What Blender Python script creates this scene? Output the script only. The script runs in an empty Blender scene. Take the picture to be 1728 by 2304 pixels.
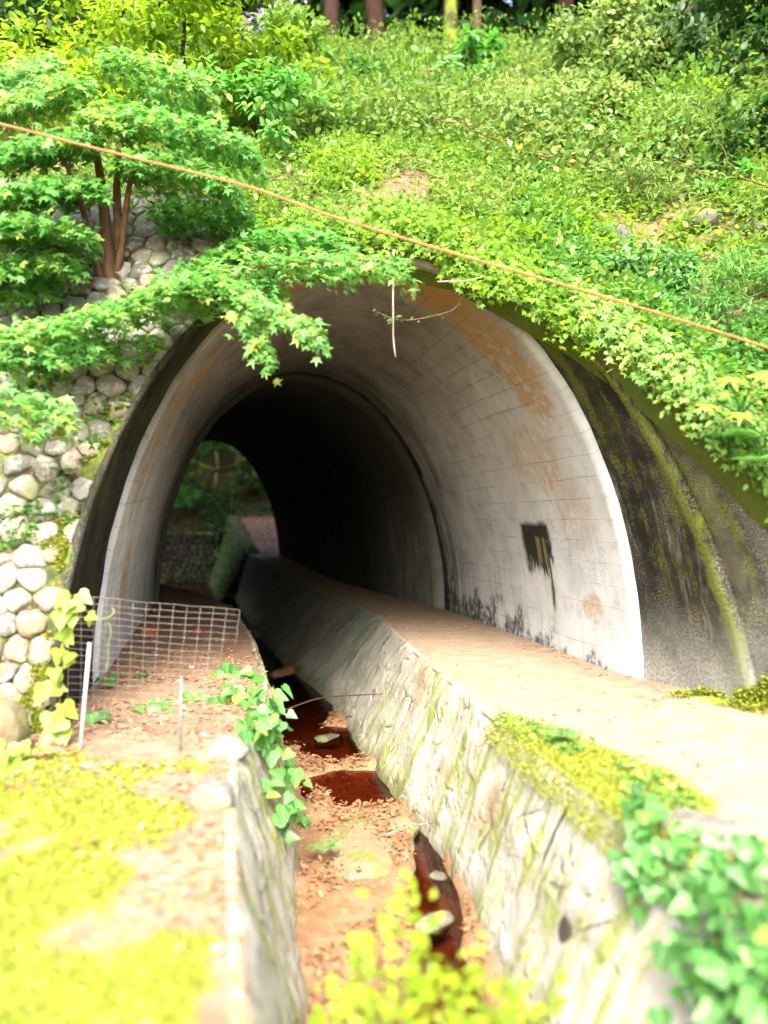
import bpy, math, random
import numpy as np
from mathutils import Vector, noise as mnoise

random.seed(7)
RNG = np.random.default_rng(11)
SC = bpy.context.scene
COL = SC.collection
PI = math.pi

# ------------------------------------------------------------------ camera, sky, sun, exposure
FPX, EYE, HZ = 1750.0, 1.6, 1170.0          # focal length in photo pixels, eye height, horizon row
cam_data = bpy.data.cameras.new("camera")
cam = bpy.data.objects.new("camera", cam_data)
COL.objects.link(cam)
cam.location = (0, 0, EYE)
cam.rotation_euler = (math.radians(90) + math.atan((HZ - 1152) / FPX), 0, 0)
cam_data.sensor_fit = 'VERTICAL'
cam_data.sensor_height = 34.6
cam_data.sensor_width = 26.0
cam_data.lens = 34.6 * FPX / 2304.0
cam_data.clip_start = 0.05
cam_data.clip_end = 400
cam_data.dof.use_dof = True
cam_data.dof.focus_distance = 8.8
cam_data.dof.aperture_fstop = cam_data.lens / 1000.0 / 0.055
SC.camera = cam

SUN_EL, SUN_AZ = 47.0, 182.0                # azimuth from +Y clockwise: behind the camera, a little to its left
world = bpy.data.worlds.new("World")
SC.world = world
world.use_nodes = True
wn = world.node_tree
wn.nodes.clear()
w_out = wn.nodes.new("ShaderNodeOutputWorld")
w_bg = wn.nodes.new("ShaderNodeBackground")
w_sky = wn.nodes.new("ShaderNodeTexSky")
w_sky.sky_type = 'NISHITA'
w_sky.sun_disc = False
w_sky.sun_elevation = math.radians(SUN_EL)
w_sky.sun_rotation = math.radians(SUN_AZ)
w_sky.air_density = 1.0
w_sky.dust_density = 6.0
w_sky.ozone_density = 0.4
w_bg.inputs["Strength"].default_value = 0.15
wn.links.new(w_sky.outputs[0], w_bg.inputs[0])
wn.links.new(w_bg.outputs[0], w_out.inputs[0])

sun_data = bpy.data.lights.new("sun", 'SUN')
sun_data.energy = 2.0
sun_data.angle = math.radians(26)
sun_data.color = (1.0, 0.97, 0.92)
sun = bpy.data.objects.new("sun", sun_data)
COL.objects.link(sun)
el, az = math.radians(SUN_EL), math.radians(SUN_AZ)
to_sun = Vector((math.sin(az) * math.cos(el), math.cos(az) * math.cos(el), math.sin(el)))
sun.rotation_euler = (-to_sun).to_track_quat('-Z', 'Y').to_euler()
sun.location = to_sun * 60

SC.view_settings.view_transform = 'Standard'
SC.view_settings.look = 'None'
SC.view_settings.gamma = 1.0
SC.view_settings.use_curve_mapping = False
SC.view_settings.exposure = 2.32
SC.cycles.max_bounces = 8
SC.cycles.diffuse_bounces = 5
SC.cycles.transparent_max_bounces = 12

# ------------------------------------------------------------------ small helpers
def at(px, py, d):
    """Point at depth d that shows at photo pixel px, py."""
    return np.array([(px - 864.0) / FPX * d, d, EYE - (py - HZ) / FPX * d])

def gnd(px, py, z=0.0):
    d = (EYE - z) * FPX / (py - HZ)
    return np.array([(px - 864.0) / FPX * d, d, z])

def V3(p):
    return Vector((float(p[0]), float(p[1]), float(p[2])))

def fbm(p, scale=1.0, octaves=3, seed=0.0):
    v, a, s, t = 0.0, 1.0, scale, 0.0
    for _ in range(octaves):
        v += a * mnoise.noise((p[0] * s + seed, p[1] * s - seed * 1.7, p[2] * s + seed * 0.3))
        t += a
        a *= 0.5
        s *= 2.03
    return v / t

def lerp(a, b, t):
    return a + (b - a) * t

def sstep(a, b, x):
    t = min(1.0, max(0.0, (x - a) / (b - a)))
    return t * t * (3 - 2 * t)

def polyx(pts, y):
    """Linear interpolation of x over y along (x, y) points sorted by y."""
    ys = [p[1] for p in pts]
    return float(np.interp(y, ys, [p[0] for p in pts]))

def link(name, me, mat=None, parent=None):
    o = bpy.data.objects.new(name, me)
    COL.objects.link(o)
    if mat is not None:
        for m in (mat if isinstance(mat, (list, tuple)) else [mat]):
            me.materials.append(m)
    if parent is not None:
        o.parent = parent
        o.matrix_parent_inverse = parent.matrix_world.inverted() if False else o.matrix_parent_inverse
        o.location = -parent.location if parent.type == 'EMPTY' else Vector((0, 0, 0))
    return o

def mesh_py(name, verts, faces, mat=None, parent=None, smooth=True, uvs=None):
    me = bpy.data.meshes.new(name)
    me.from_pydata([tuple(map(float, v)) for v in verts], [], faces)
    if smooth:
        me.polygons.foreach_set("use_smooth", [True] * len(me.polygons))
    if uvs is not None:
        lay = me.uv_layers.new(name="UVMap")
        for lp in me.loops:
            lay.data[lp.index].uv = uvs[lp.vertex_index]
    me.update()
    return link(name, me, mat, parent)

def grid_faces(nu, nv, off=0):
    """Faces of a grid of nu columns by nv rows, vertex index = i * nv + j."""
    return [(off + i * nv + j, off + (i + 1) * nv + j, off + (i + 1) * nv + j + 1, off + i * nv + j + 1)
            for i in range(nu - 1) for j in range(nv - 1)]

def tag(o, label=None, cat=None, group=None, kind=None):
    if label: o["label"] = label
    if cat: o["category"] = cat
    if group: o["group"] = group
    if kind: o["kind"] = kind
    return o

def thing(name, label, cat, loc=(0, 0, 0), group=None):
    o = bpy.data.objects.new(name, None)
    o.empty_display_size = 0.2
    COL.objects.link(o)
    o.location = tuple(map(float, loc))
    return tag(o, label, cat, group)

# ------------------------------------------------------------------ node material helper
class Mat:
    def __init__(self, name):
        self.m = bpy.data.materials.new(name)
        self.m.use_nodes = True
        self.nt = self.m.node_tree
        self.nt.nodes.clear()
        self.out = self.nt.nodes.new("ShaderNodeOutputMaterial")
        self._obj = None

    def put(self, sock, val):
        if isinstance(val, bpy.types.NodeSocket):
            self.nt.links.new(val, sock)
        elif val is not None:
            if sock.type == 'RGBA' and not hasattr(val, '__len__'):
                val = (val, val, val, 1)
            elif sock.type == 'RGBA' and len(val) == 3:
                val = (*val, 1)
            sock.default_value = val

    def node(self, typ, **kw):
        n = self.nt.nodes.new(typ)
        for k, v in kw.items():
            setattr(n, k, v)
        return n

    def coord(self, kind="Object", scale=(1, 1, 1), rot=(0, 0, 0), loc=(0, 0, 0)):
        tc = self.node("ShaderNodeTexCoord")
        mp = self.node("ShaderNodeMapping")
        self.nt.links.new(tc.outputs[kind], mp.inputs[0])
        mp.inputs["Scale"].default_value = scale
        mp.inputs["Rotation"].default_value = rot
        mp.inputs["Location"].default_value = loc
        return mp.outputs[0]

    def attr(self, name, out="Fac"):
        n = self.node("ShaderNodeAttribute", attribute_name=name)
        return n.outputs[out]

    def noise(self, vec, scale=1.0, detail=3.0, rough=0.55, dist=0.0):
        n = self.node("ShaderNodeTexNoise")
        self.put(n.inputs["Vector"], vec)
        n.inputs["Scale"].default_value = scale
        n.inputs["Detail"].default_value = detail
        n.inputs["Roughness"].default_value = rough
        n.inputs["Distortion"].default_value = dist
        return n.outputs["Fac"]

    def voro(self, vec, scale=1.0, feature='F1', rand=1.0, out="Distance"):
        n = self.node("ShaderNodeTexVoronoi", feature=feature)
        self.put(n.inputs["Vector"], vec)
        n.inputs["Scale"].default_value = scale
        n.inputs["Randomness"].default_value = rand
        return n.outputs[out]

    def math(self, op, a, b=None, c=None, clamp=False):
        n = self.node("ShaderNodeMath", operation=op, use_clamp=clamp)
        self.put(n.inputs[0], a)
        if b is not None: self.put(n.inputs[1], b)
        if c is not None: self.put(n.inputs[2], c)
        return n.outputs[0]

    def rng(self, v, a, b, lo=0.0, hi=1.0):
        n = self.node("ShaderNodeMapRange", interpolation_type='SMOOTHSTEP')
        self.put(n.inputs[0], v)
        for i, x in enumerate((a, b, lo, hi)):
            n.inputs[i + 1].default_value = x
        return n.outputs[0]

    def mix(self, f, a, b, blend='MIX'):
        n = self.node("ShaderNodeMix", data_type='RGBA', blend_type=blend)
        self.put(n.inputs[0], f)
        self.put(n.inputs[6], a)
        self.put(n.inputs[7], b)
        return n.outputs[2]

    def ramp(self, f, stops):
        n = self.node("ShaderNodeValToRGB")
        self.put(n.inputs[0], f)
        e = n.color_ramp.elements
        while len(e) < len(stops):
            e.new(0.5)
        for i, (p, c) in enumerate(stops):
            e[i].position = p
            e[i].color = (*c, 1) if len(c) == 3 else c
        return n.outputs[0]

    def sep(self, vec):
        n = self.node("ShaderNodeSeparateXYZ")
        self.put(n.inputs[0], vec)
        return n.outputs

    def comb(self, x, y, z):
        n = self.node("ShaderNodeCombineXYZ")
        for i, v in enumerate((x, y, z)):
            self.put(n.inputs[i], v)
        return n.outputs[0]

    def bump(self, h, strength=0.5, dist=0.02, normal=None):
        n = self.node("ShaderNodeBump")
        self.put(n.inputs["Height"], h)
        n.inputs["Strength"].default_value = strength
        n.inputs["Distance"].default_value = dist
        if normal is not None:
            self.put(n.inputs["Normal"], normal)
        return n.outputs[0]

    def bsdf(self, color, rough=0.85, normal=None, spec=0.3):
        p = self.node("ShaderNodeBsdfPrincipled")
        self.put(p.inputs["Base Color"], color)
        self.put(p.inputs["Roughness"], rough)
        p.inputs["Specular IOR Level"].default_value = spec
        if normal is not None:
            self.put(p.inputs["Normal"], normal)
        return p.outputs[0]

    def done(self, shader):
        self.nt.links.new(shader, self.out.inputs[0])
        return self.m

    def blob(self, u, v, u0, v0, ru, rv, nz, wob=0.5, soft=0.35):
        """1 inside an uneven ellipse round (u0, v0), 0 outside."""
        du = self.math('DIVIDE', self.math('SUBTRACT', u, u0), ru)
        dv = self.math('DIVIDE', self.math('SUBTRACT', v, v0), rv)
        d = self.math('SQRT', self.math('ADD', self.math('MULTIPLY', du, du), self.math('MULTIPLY', dv, dv)))
        d = self.math('ADD', d, self.math('MULTIPLY', self.math('SUBTRACT', nz, 0.5), wob * 2))
        return self.rng(d, 1.0 + soft * 0.5, 1.0 - soft * 0.5)

def leaf_mat(name, stops, trans=0.35, tcol=(0.30, 0.55, 0.04), rough=0.5, spec=0.35, veins=0.0):
    M = Mat(name)
    t = M.attr("tint")
    col = M.ramp(t, stops)
    nz = M.noise(M.coord("Object"), 9.0, 2.0)
    col = M.mix(M.rng(nz, 0.35, 0.7, 0.0, 0.35), col, M.mix(1.0, col, (0.62, 0.8, 0.5), 'MULTIPLY'))
    if veins:
        lc = M.sep(M.attr("leafco", "Vector"))
        ay = M.math('ABSOLUTE', lc[1])
        rib = M.rng(ay, 0.035, 0.012)
        sv = M.rng(M.math('ABSOLUTE', M.math('SUBTRACT', M.math('FRACT', M.math('MULTIPLY', M.math('SUBTRACT', lc[0], M.math('MULTIPLY', ay, 0.9)), 5.0)), 0.5)), 0.07, 0.02)
        vn = M.math('MAXIMUM', rib, M.math('MULTIPLY', sv, 0.6))
        col = M.mix(M.math('MULTIPLY', vn, veins), col, M.mix(0.5, col, (0.40, 0.50, 0.22)))
        worn = M.rng(M.noise(M.coord("Object"), 26.0, 3.0, 0.7), 0.62, 0.72, 0, 0.5)
        col = M.mix(worn, col, M.mix(1.0, col, (0.75, 0.5, 0.4), 'MULTIPLY'))
    p = M.bsdf(col, rough, None, spec)
    tr = M.node("ShaderNodeBsdfTranslucent")
    M.put(tr.inputs[0], M.mix(0.5, col, tcol))
    mx = M.node("ShaderNodeMixShader")
    mx.inputs[0].default_value = trans
    M.nt.links.new(p, mx.inputs[1])
    M.nt.links.new(tr.outputs[0], mx.inputs[2])
    return M.done(mx.outputs[0])

# ---- stone, concrete, ground
def make_lining():
    M = Mat("whitewashed concrete")
    uv = M.coord("UV")
    s = M.sep(uv)
    u, v = s[0], s[1]
    fine = M.noise(uv, 7.0, 5.0, 0.65)
    mid = M.noise(uv, 1.6, 4.0, 0.6)
    big = M.noise(uv, 0.55, 3.0, 0.5)
    drip = M.noise(M.comb(M.math('MULTIPLY', u, 9.0), M.math('MULTIPLY', v, 0.55), 0.0), 1.0, 4.0, 0.6)
    col = M.mix(M.rng(mid, 0.35, 0.7), (0.56, 0.59, 0.61), (0.44, 0.465, 0.475))
    col = M.mix(M.rng(drip, 0.5, 0.75, 0, 0.55), col, (0.33, 0.34, 0.31))
    mott = M.noise(uv, 4.2, 5.0, 0.7)
    col = M.mix(M.rng(mott, 0.50, 0.68, 0, 0.40), col, (0.27, 0.28, 0.26))
    col = M.mix(M.rng(M.noise(uv, 0.9, 4.0, 0.6), 0.55, 0.70, 0, 0.35), col, (0.30, 0.33, 0.28))
    # shade of the vault painted into the crown colour
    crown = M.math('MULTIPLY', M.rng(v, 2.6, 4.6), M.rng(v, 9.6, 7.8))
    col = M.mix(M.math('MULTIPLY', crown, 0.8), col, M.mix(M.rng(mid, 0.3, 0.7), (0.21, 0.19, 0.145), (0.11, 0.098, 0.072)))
    # ochre stains
    och = M.mix(fine, (0.42, 0.23, 0.06), (0.30, 0.19, 0.055))
    gate = M.rng(fine, 0.30, 0.55)
    for (a, b, ru, rv, w, op) in ((1.6, 2.45, 0.85, 0.42, 1.0, 0.40), (1.0, 1.75, 0.5, 0.5, 0.9, 0.3), (0.75, 3.75, 0.5, 1.05, 0.7, 0.75), (0.5, 5.0, 0.4, 0.75, 0.8, 0.9),
                                  (0.45, 6.4, 0.4, 0.45, 0.7, 0.75), (0.9, 8.6, 0.22, 0.75, 0.5, 0.7), (1.6, 10.2, 0.35, 0.55, 0.6, 0.6),
                                  (0.95, 0.62, 0.25, 0.16, 0.5, 0.6), (1.1, 7.6, 0.3, 0.5, 0.7, 0.6)):
        col = M.mix(M.math('MULTIPLY', M.math('MULTIPLY', M.blob(u, v, a, b, ru, rv, mid, w, 0.45), gate), op), col, och)
    # bluish peeled paint
    bl = M.math('MULTIPLY', M.blob(u, v, 1.1, 1.25, 0.65, 0.4, mid, 0.8), M.rng(M.noise(uv, 24.0, 3.0), 0.52, 0.62))
    col = M.mix(M.math('MULTIPLY', bl, 0.6), col, (0.30, 0.34, 0.42))
    # board-form joints
    vv = M.math('ADD', v, M.math('MULTIPLY', M.noise(uv, 1.1, 1.0), 0.06))
    fr = M.math('FRACT', M.math('DIVIDE', vv, 0.235))
    ln = M.math('MULTIPLY', M.rng(fr, 0.06, 0.015), M.rng(M.noise(M.comb(M.math('MULTIPLY', u, 0.22), M.math('MULTIPLY', M.math('FLOOR', M.math('DIVIDE', vv, 0.235)), 0.77), 0.0), 1.3, 2.0), 0.40, 0.58))
    col = M.mix(M.math('MULTIPLY', M.math('MULTIPLY', ln, 0.68), M.rng(mott, 0.30, 0.52)), col, (0.13, 0.13, 0.11))
    fu = M.math('FRACT', M.math('DIVIDE', M.math('ADD', u, M.math('MULTIPLY', mid, 0.03)), 1.82))
    lu = M.math('MULTIPLY', M.rng(fu, 0.010, 0.0), M.rng(mid, 0.52, 0.62))
    col = M.mix(M.math('MULTIPLY', lu, 0.18), col, (0.25, 0.25, 0.22))
    # hairline cracks in the crown
    ck = M.rng(M.voro(M.comb(M.math('ADD', u, M.math('MULTIPLY', mott, 0.5)), M.math('ADD', v, M.math('MULTIPLY', mid, 0.8)), 0.0), 0.9, 'DISTANCE_TO_EDGE'), 0.012, 0.0)
    col = M.mix(M.math('MULTIPLY', M.math('MULTIPLY', ck, crown), 0.45), col, (0.06, 0.05, 0.035))
    # dark damp patch with drips
    rag = M.noise(M.comb(M.math('MULTIPLY', u, 11.0), M.math('MULTIPLY', v, 1.5), 0.0), 1.0, 4.0, 0.7)
    edgy = M.math('ADD', M.math('MULTIPLY', fine, 0.16), M.math('MULTIPLY', mott, 0.22))
    bot = M.math('SUBTRACT', 1.42, M.math('MULTIPLY', rag, 1.0))
    box = M.math('MULTIPLY', M.math('MULTIPLY', M.rng(M.math('ADD', u, edgy), 2.02, 2.12), M.rng(M.math('ADD', u, edgy), 3.10, 2.90)),
                 M.math('MULTIPLY', M.rng(M.math('ADD', v, M.math('MULTIPLY', edgy, 0.5)), 1.72, 1.62), M.rng(M.math('SUBTRACT', v, bot), 0.0, 0.14)))
    hole = M.math('MULTIPLY', M.math('MULTIPLY', M.rng(u, 2.02, 2.08), M.rng(u, 2.42, 2.36)), M.math('MULTIPLY', M.rng(v, 1.02, 1.1), M.rng(v, 1.42, 1.36)))
    dk = M.mix(M.math('MULTIPLY', hole, M.rng(drip, 0.35, 0.6)), (0.025, 0.024, 0.018), (0.20, 0.16, 0.085))
    col = M.mix(M.math('MULTIPLY', box, M.rng(fine, 0.2, 0.42)), col, dk)
    dr2 = M.math('MULTIPLY', M.math('MULTIPLY', M.rng(M.math('ABSOLUTE', M.math('SUBTRACT', u, 2.02)), 0.09, 0.03), M.rng(v, 0.42, 0.6)), M.rng(v, 1.2, 1.1))
    col = M.mix(M.math('MULTIPLY', dr2, M.rng(rag, 0.38, 0.5)), col, (0.07, 0.07, 0.03))
    # black mould along the foot; green damp and painted light falloff toward the joint
    right = M.rng(v, 5.0, 3.0)
    foot = M.math('SUBTRACT', 0.9, M.math('ADD', M.math('MULTIPLY', v, 1.15), M.math('MULTIPLY', M.math('SUBTRACT', 6.4, u), 0.11)))
    mo = M.math('MULTIPLY', M.rng(M.math('ADD', foot, M.math('MULTIPLY', M.math('SUBTRACT', mid, 0.5), 2.3)), 0.22, 0.5), M.rng(fine, 0.36, 0.56))
    col = M.mix(M.math('MULTIPLY', mo, 0.9), col, M.mix(M.rng(u, 3.5, 5.5), (0.05, 0.05, 0.045), (0.022, 0.035, 0.014)))
    ju = M.math('MULTIPLY', M.rng(M.math('ADD', u, M.math('MULTIPLY', mid, 1.2)), 5.7, 7.0), 0.7)
    col = M.mix(M.math('MULTIPLY', ju, M.rng(drip, 0.3, 0.6)), col, (0.055, 0.075, 0.04))
    jb = M.rng(M.math('ADD', u, M.math('MULTIPLY', M.math('SUBTRACT', M.noise(uv, 2.4, 4.0, 0.7), 0.5), 0.7)), 6.70, 6.92)
    col = M.mix(M.math('MULTIPLY', jb, 0.9), col, (0.015, 0.014, 0.010))
    hgt = M.math('ADD', M.math('MULTIPLY', fine, 0.25), M.math('SUBTRACT', M.math('MULTIPLY', mid, 0.6), M.math('MULTIPLY', ln, 0.6)))
    return M.done(M.bsdf(col, 0.9, M.bump(hgt, 0.35, 0.02), 0.2))

def make_inner():
    M = Mat("tunnel concrete with painted shade")
    uv = M.coord("UV")
    s = M.sep(uv)
    u, v = s[0], s[1]
    mid = M.noise(uv, 1.3, 4.0, 0.6)
    drip = M.noise(M.comb(M.math('MULTIPLY', u, 5.0), M.math('MULTIPLY', v, 0.5), 0.0), 1.0, 4.0, 0.6)
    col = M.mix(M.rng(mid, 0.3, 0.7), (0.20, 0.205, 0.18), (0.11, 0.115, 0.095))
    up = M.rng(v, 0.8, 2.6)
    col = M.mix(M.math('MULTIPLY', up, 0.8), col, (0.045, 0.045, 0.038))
    deep = M.rng(u, 0.5, 4.5)  # shade deepening down the tunnel, painted into the colour
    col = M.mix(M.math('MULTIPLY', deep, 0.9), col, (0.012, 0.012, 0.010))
    col = M.mix(M.rng(drip, 0.48, 0.66, 0, 0.7), col, (0.06, 0.07, 0.045))
    vv = M.math('FRACT', M.math('DIVIDE', M.math('ADD', v, M.math('MULTIPLY', mid, 0.05)), 0.235))
    ln = M.rng(vv, 0.05, 0.0)
    col = M.mix(M.math('MULTIPLY', ln, 0.6), col, (0.04, 0.04, 0.035))
    return M.done(M.bsdf(col, 0.9, M.bump(mid, 0.4, 0.02), 0.15))

def make_collar():
    M = Mat("mossy weathered concrete")
    uv = M.coord("UV")
    s = M.sep(uv)
    u, v = s[0], s[1]                       # u forward from the white edge, v along the arch
    ob = M.sep(M.coord("Object"))
    fine = M.noise(uv, 34.0, 4.0, 0.7)
    mid = M.noise(uv, 2.2, 4.0, 0.62)
    wob = M.math('MULTIPLY', M.noise(uv, 1.8, 4.0, 0.65), 0.22)
    uw = M.math('ADD', u, wob)
    stk = M.noise(M.comb(M.math('MULTIPLY', uw, 5.0), M.math('MULTIPLY', v, 0.5), 0.0), 1.0, 5.0, 0.7)
    stk2 = M.noise(M.comb(M.math('MULTIPLY', uw, 5.5), M.math('MULTIPLY', v, 0.38), 7.0), 1.0, 5.0, 0.68)
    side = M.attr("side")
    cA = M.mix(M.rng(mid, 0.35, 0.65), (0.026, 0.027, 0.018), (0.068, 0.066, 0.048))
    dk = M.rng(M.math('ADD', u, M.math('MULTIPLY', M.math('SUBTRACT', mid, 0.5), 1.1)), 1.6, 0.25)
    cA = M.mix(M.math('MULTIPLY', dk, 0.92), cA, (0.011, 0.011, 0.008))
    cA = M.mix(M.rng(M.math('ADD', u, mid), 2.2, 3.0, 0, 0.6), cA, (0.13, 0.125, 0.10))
    cB = M.mix(M.rng(mid, 0.35, 0.65), (0.006, 0.006, 0.004), (0.016, 0.016, 0.011))  # left side painted darker to stand for its steep shade
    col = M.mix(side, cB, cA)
    col = M.mix(M.math('MULTIPLY', M.rng(stk, 0.44, 0.62), 0.7), col, (0.022, 0.021, 0.018))
    col = M.mix(M.math('MULTIPLY', M.rng(mid, 0.5, 0.62), M.math('MULTIPLY', M.rng(stk2, 0.5, 0.6), 0.6)), col, (0.075, 0.042, 0.030))
    # lichen grains
    grain = M.noise(uv, 60.0, 3.0, 0.75)
    gr = M.math('MULTIPLY', M.rng(grain, 0.51, 0.60), M.rng(M.noise(uv, 1.3, 4.0, 0.7), 0.40, 0.60))
    col = M.mix(M.math('MULTIPLY', M.math('MULTIPLY', gr, M.math('SUBTRACT', 0.95, M.math('MULTIPLY', dk, 0.6))), M.math('MULTIPLY_ADD', side, 0.75, 0.25)), col, (0.34, 0.34, 0.27))
    # moss in broken streaks
    ms = M.math('MULTIPLY', M.rng(M.math('ADD', M.math('MULTIPLY', stk2, 0.7), M.math('MULTIPLY', M.noise(uv, 2.6, 4.0, 0.7), 0.4)), 0.54, 0.64), M.rng(v, 0.3, 1.8))
    col = M.mix(M.math('MULTIPLY', ms, M.rng(fine, 0.38, 0.58)), col, M.mix(side, (0.035, 0.055, 0.005), M.mix(fine, (0.055, 0.085, 0.008), (0.16, 0.19, 0.02))))
    mo2 = M.math('MULTIPLY', M.rng(v, 1.8, 3.8), M.rng(mid, 0.40, 0.62))
    col = M.mix(M.math('MULTIPLY', mo2, 0.7), col, M.mix(side, (0.022, 0.032, 0.004), M.mix(fine, (0.035, 0.05, 0.006), (0.09, 0.12, 0.012))))
    # moss line where the collar ends
    edge = M.math('MULTIPLY', M.rng(M.math('ADD', M.attr("ridge"), M.math('MULTIPLY', M.math('SUBTRACT', M.noise(uv, 6.0, 4.0, 0.7), 0.5), 1.6)), 0.35, 0.8), M.rng(fine, 0.3, 0.55))
    col = M.mix(M.math('MULTIPLY', edge, 0.75), col, M.mix(fine, (0.09, 0.12, 0.01), (0.22, 0.26, 0.03)))
    # pale lime wash near the foot
    ft = M.math('MULTIPLY', M.rng(M.math('ADD', v, M.math('MULTIPLY', mid, 0.9)), 1.35, 0.35), M.rng(M.attr("side"), 0.4, 0.6))
    col = M.mix(M.math('MULTIPLY', ft, 0.85), col, M.mix(M.rng(fine, 0.4, 0.6), (0.40, 0.40, 0.36), (0.24, 0.24, 0.21)))
    # white run-off streaks
    wh = M.math('MULTIPLY', M.rng(M.noise(M.comb(M.math('MULTIPLY', uw, 4.0), M.math('MULTIPLY', v, 0.45), 3.0), 1.0, 5.0, 0.72), 0.58, 0.68), M.rng(M.attr("side"), 0.4, 0.6))
    col = M.mix(M.math('MULTIPLY', wh, 0.45), col, (0.30, 0.295, 0.26))
    hgt = M.math('ADD', M.math('MULTIPLY', fine, 0.4), M.math('MULTIPLY', stk, 0.8))
    return M.done(M.bsdf(col, 0.92, M.bump(hgt, 0.6, 0.02), 0.15))

def make_stone(name, cols, lichen=0.5, moss=0.3, mosscol=(0.14, 0.20, 0.02), bumpy=0.6, scale=1.0):
    M = Mat(name)
    ob = M.coord("Object")
    t = M.attr("tint")
    fine = M.noise(ob, 38.0 * scale, 4.0, 0.65)
    mid = M.noise(ob, 9.0 * scale, 4.0, 0.6)
    col = M.ramp(t, cols)
    col = M.mix(M.rng(fine, 0.35, 0.7, 0, 0.5), col, M.mix(1.0, col, (0.55, 0.55, 0.55), 'MULTIPLY'))
    col = M.mix(M.math('MULTIPLY', M.rng(mid, 0.48, 0.62), lichen), col, M.mix(M.rng(fine, 0.4, 0.6), (0.52, 0.54, 0.46), (0.30, 0.33, 0.26)))
    col = M.mix(M.math('MULTIPLY', M.rng(M.noise(ob, 5.0 * scale, 3.0), 0.52, 0.66), moss), col, mosscol)
    return M.done(M.bsdf(col, 0.92, M.bump(M.math('ADD', mid, M.math('MULTIPLY', fine, 0.4)), bumpy, 0.02), 0.15))

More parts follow.
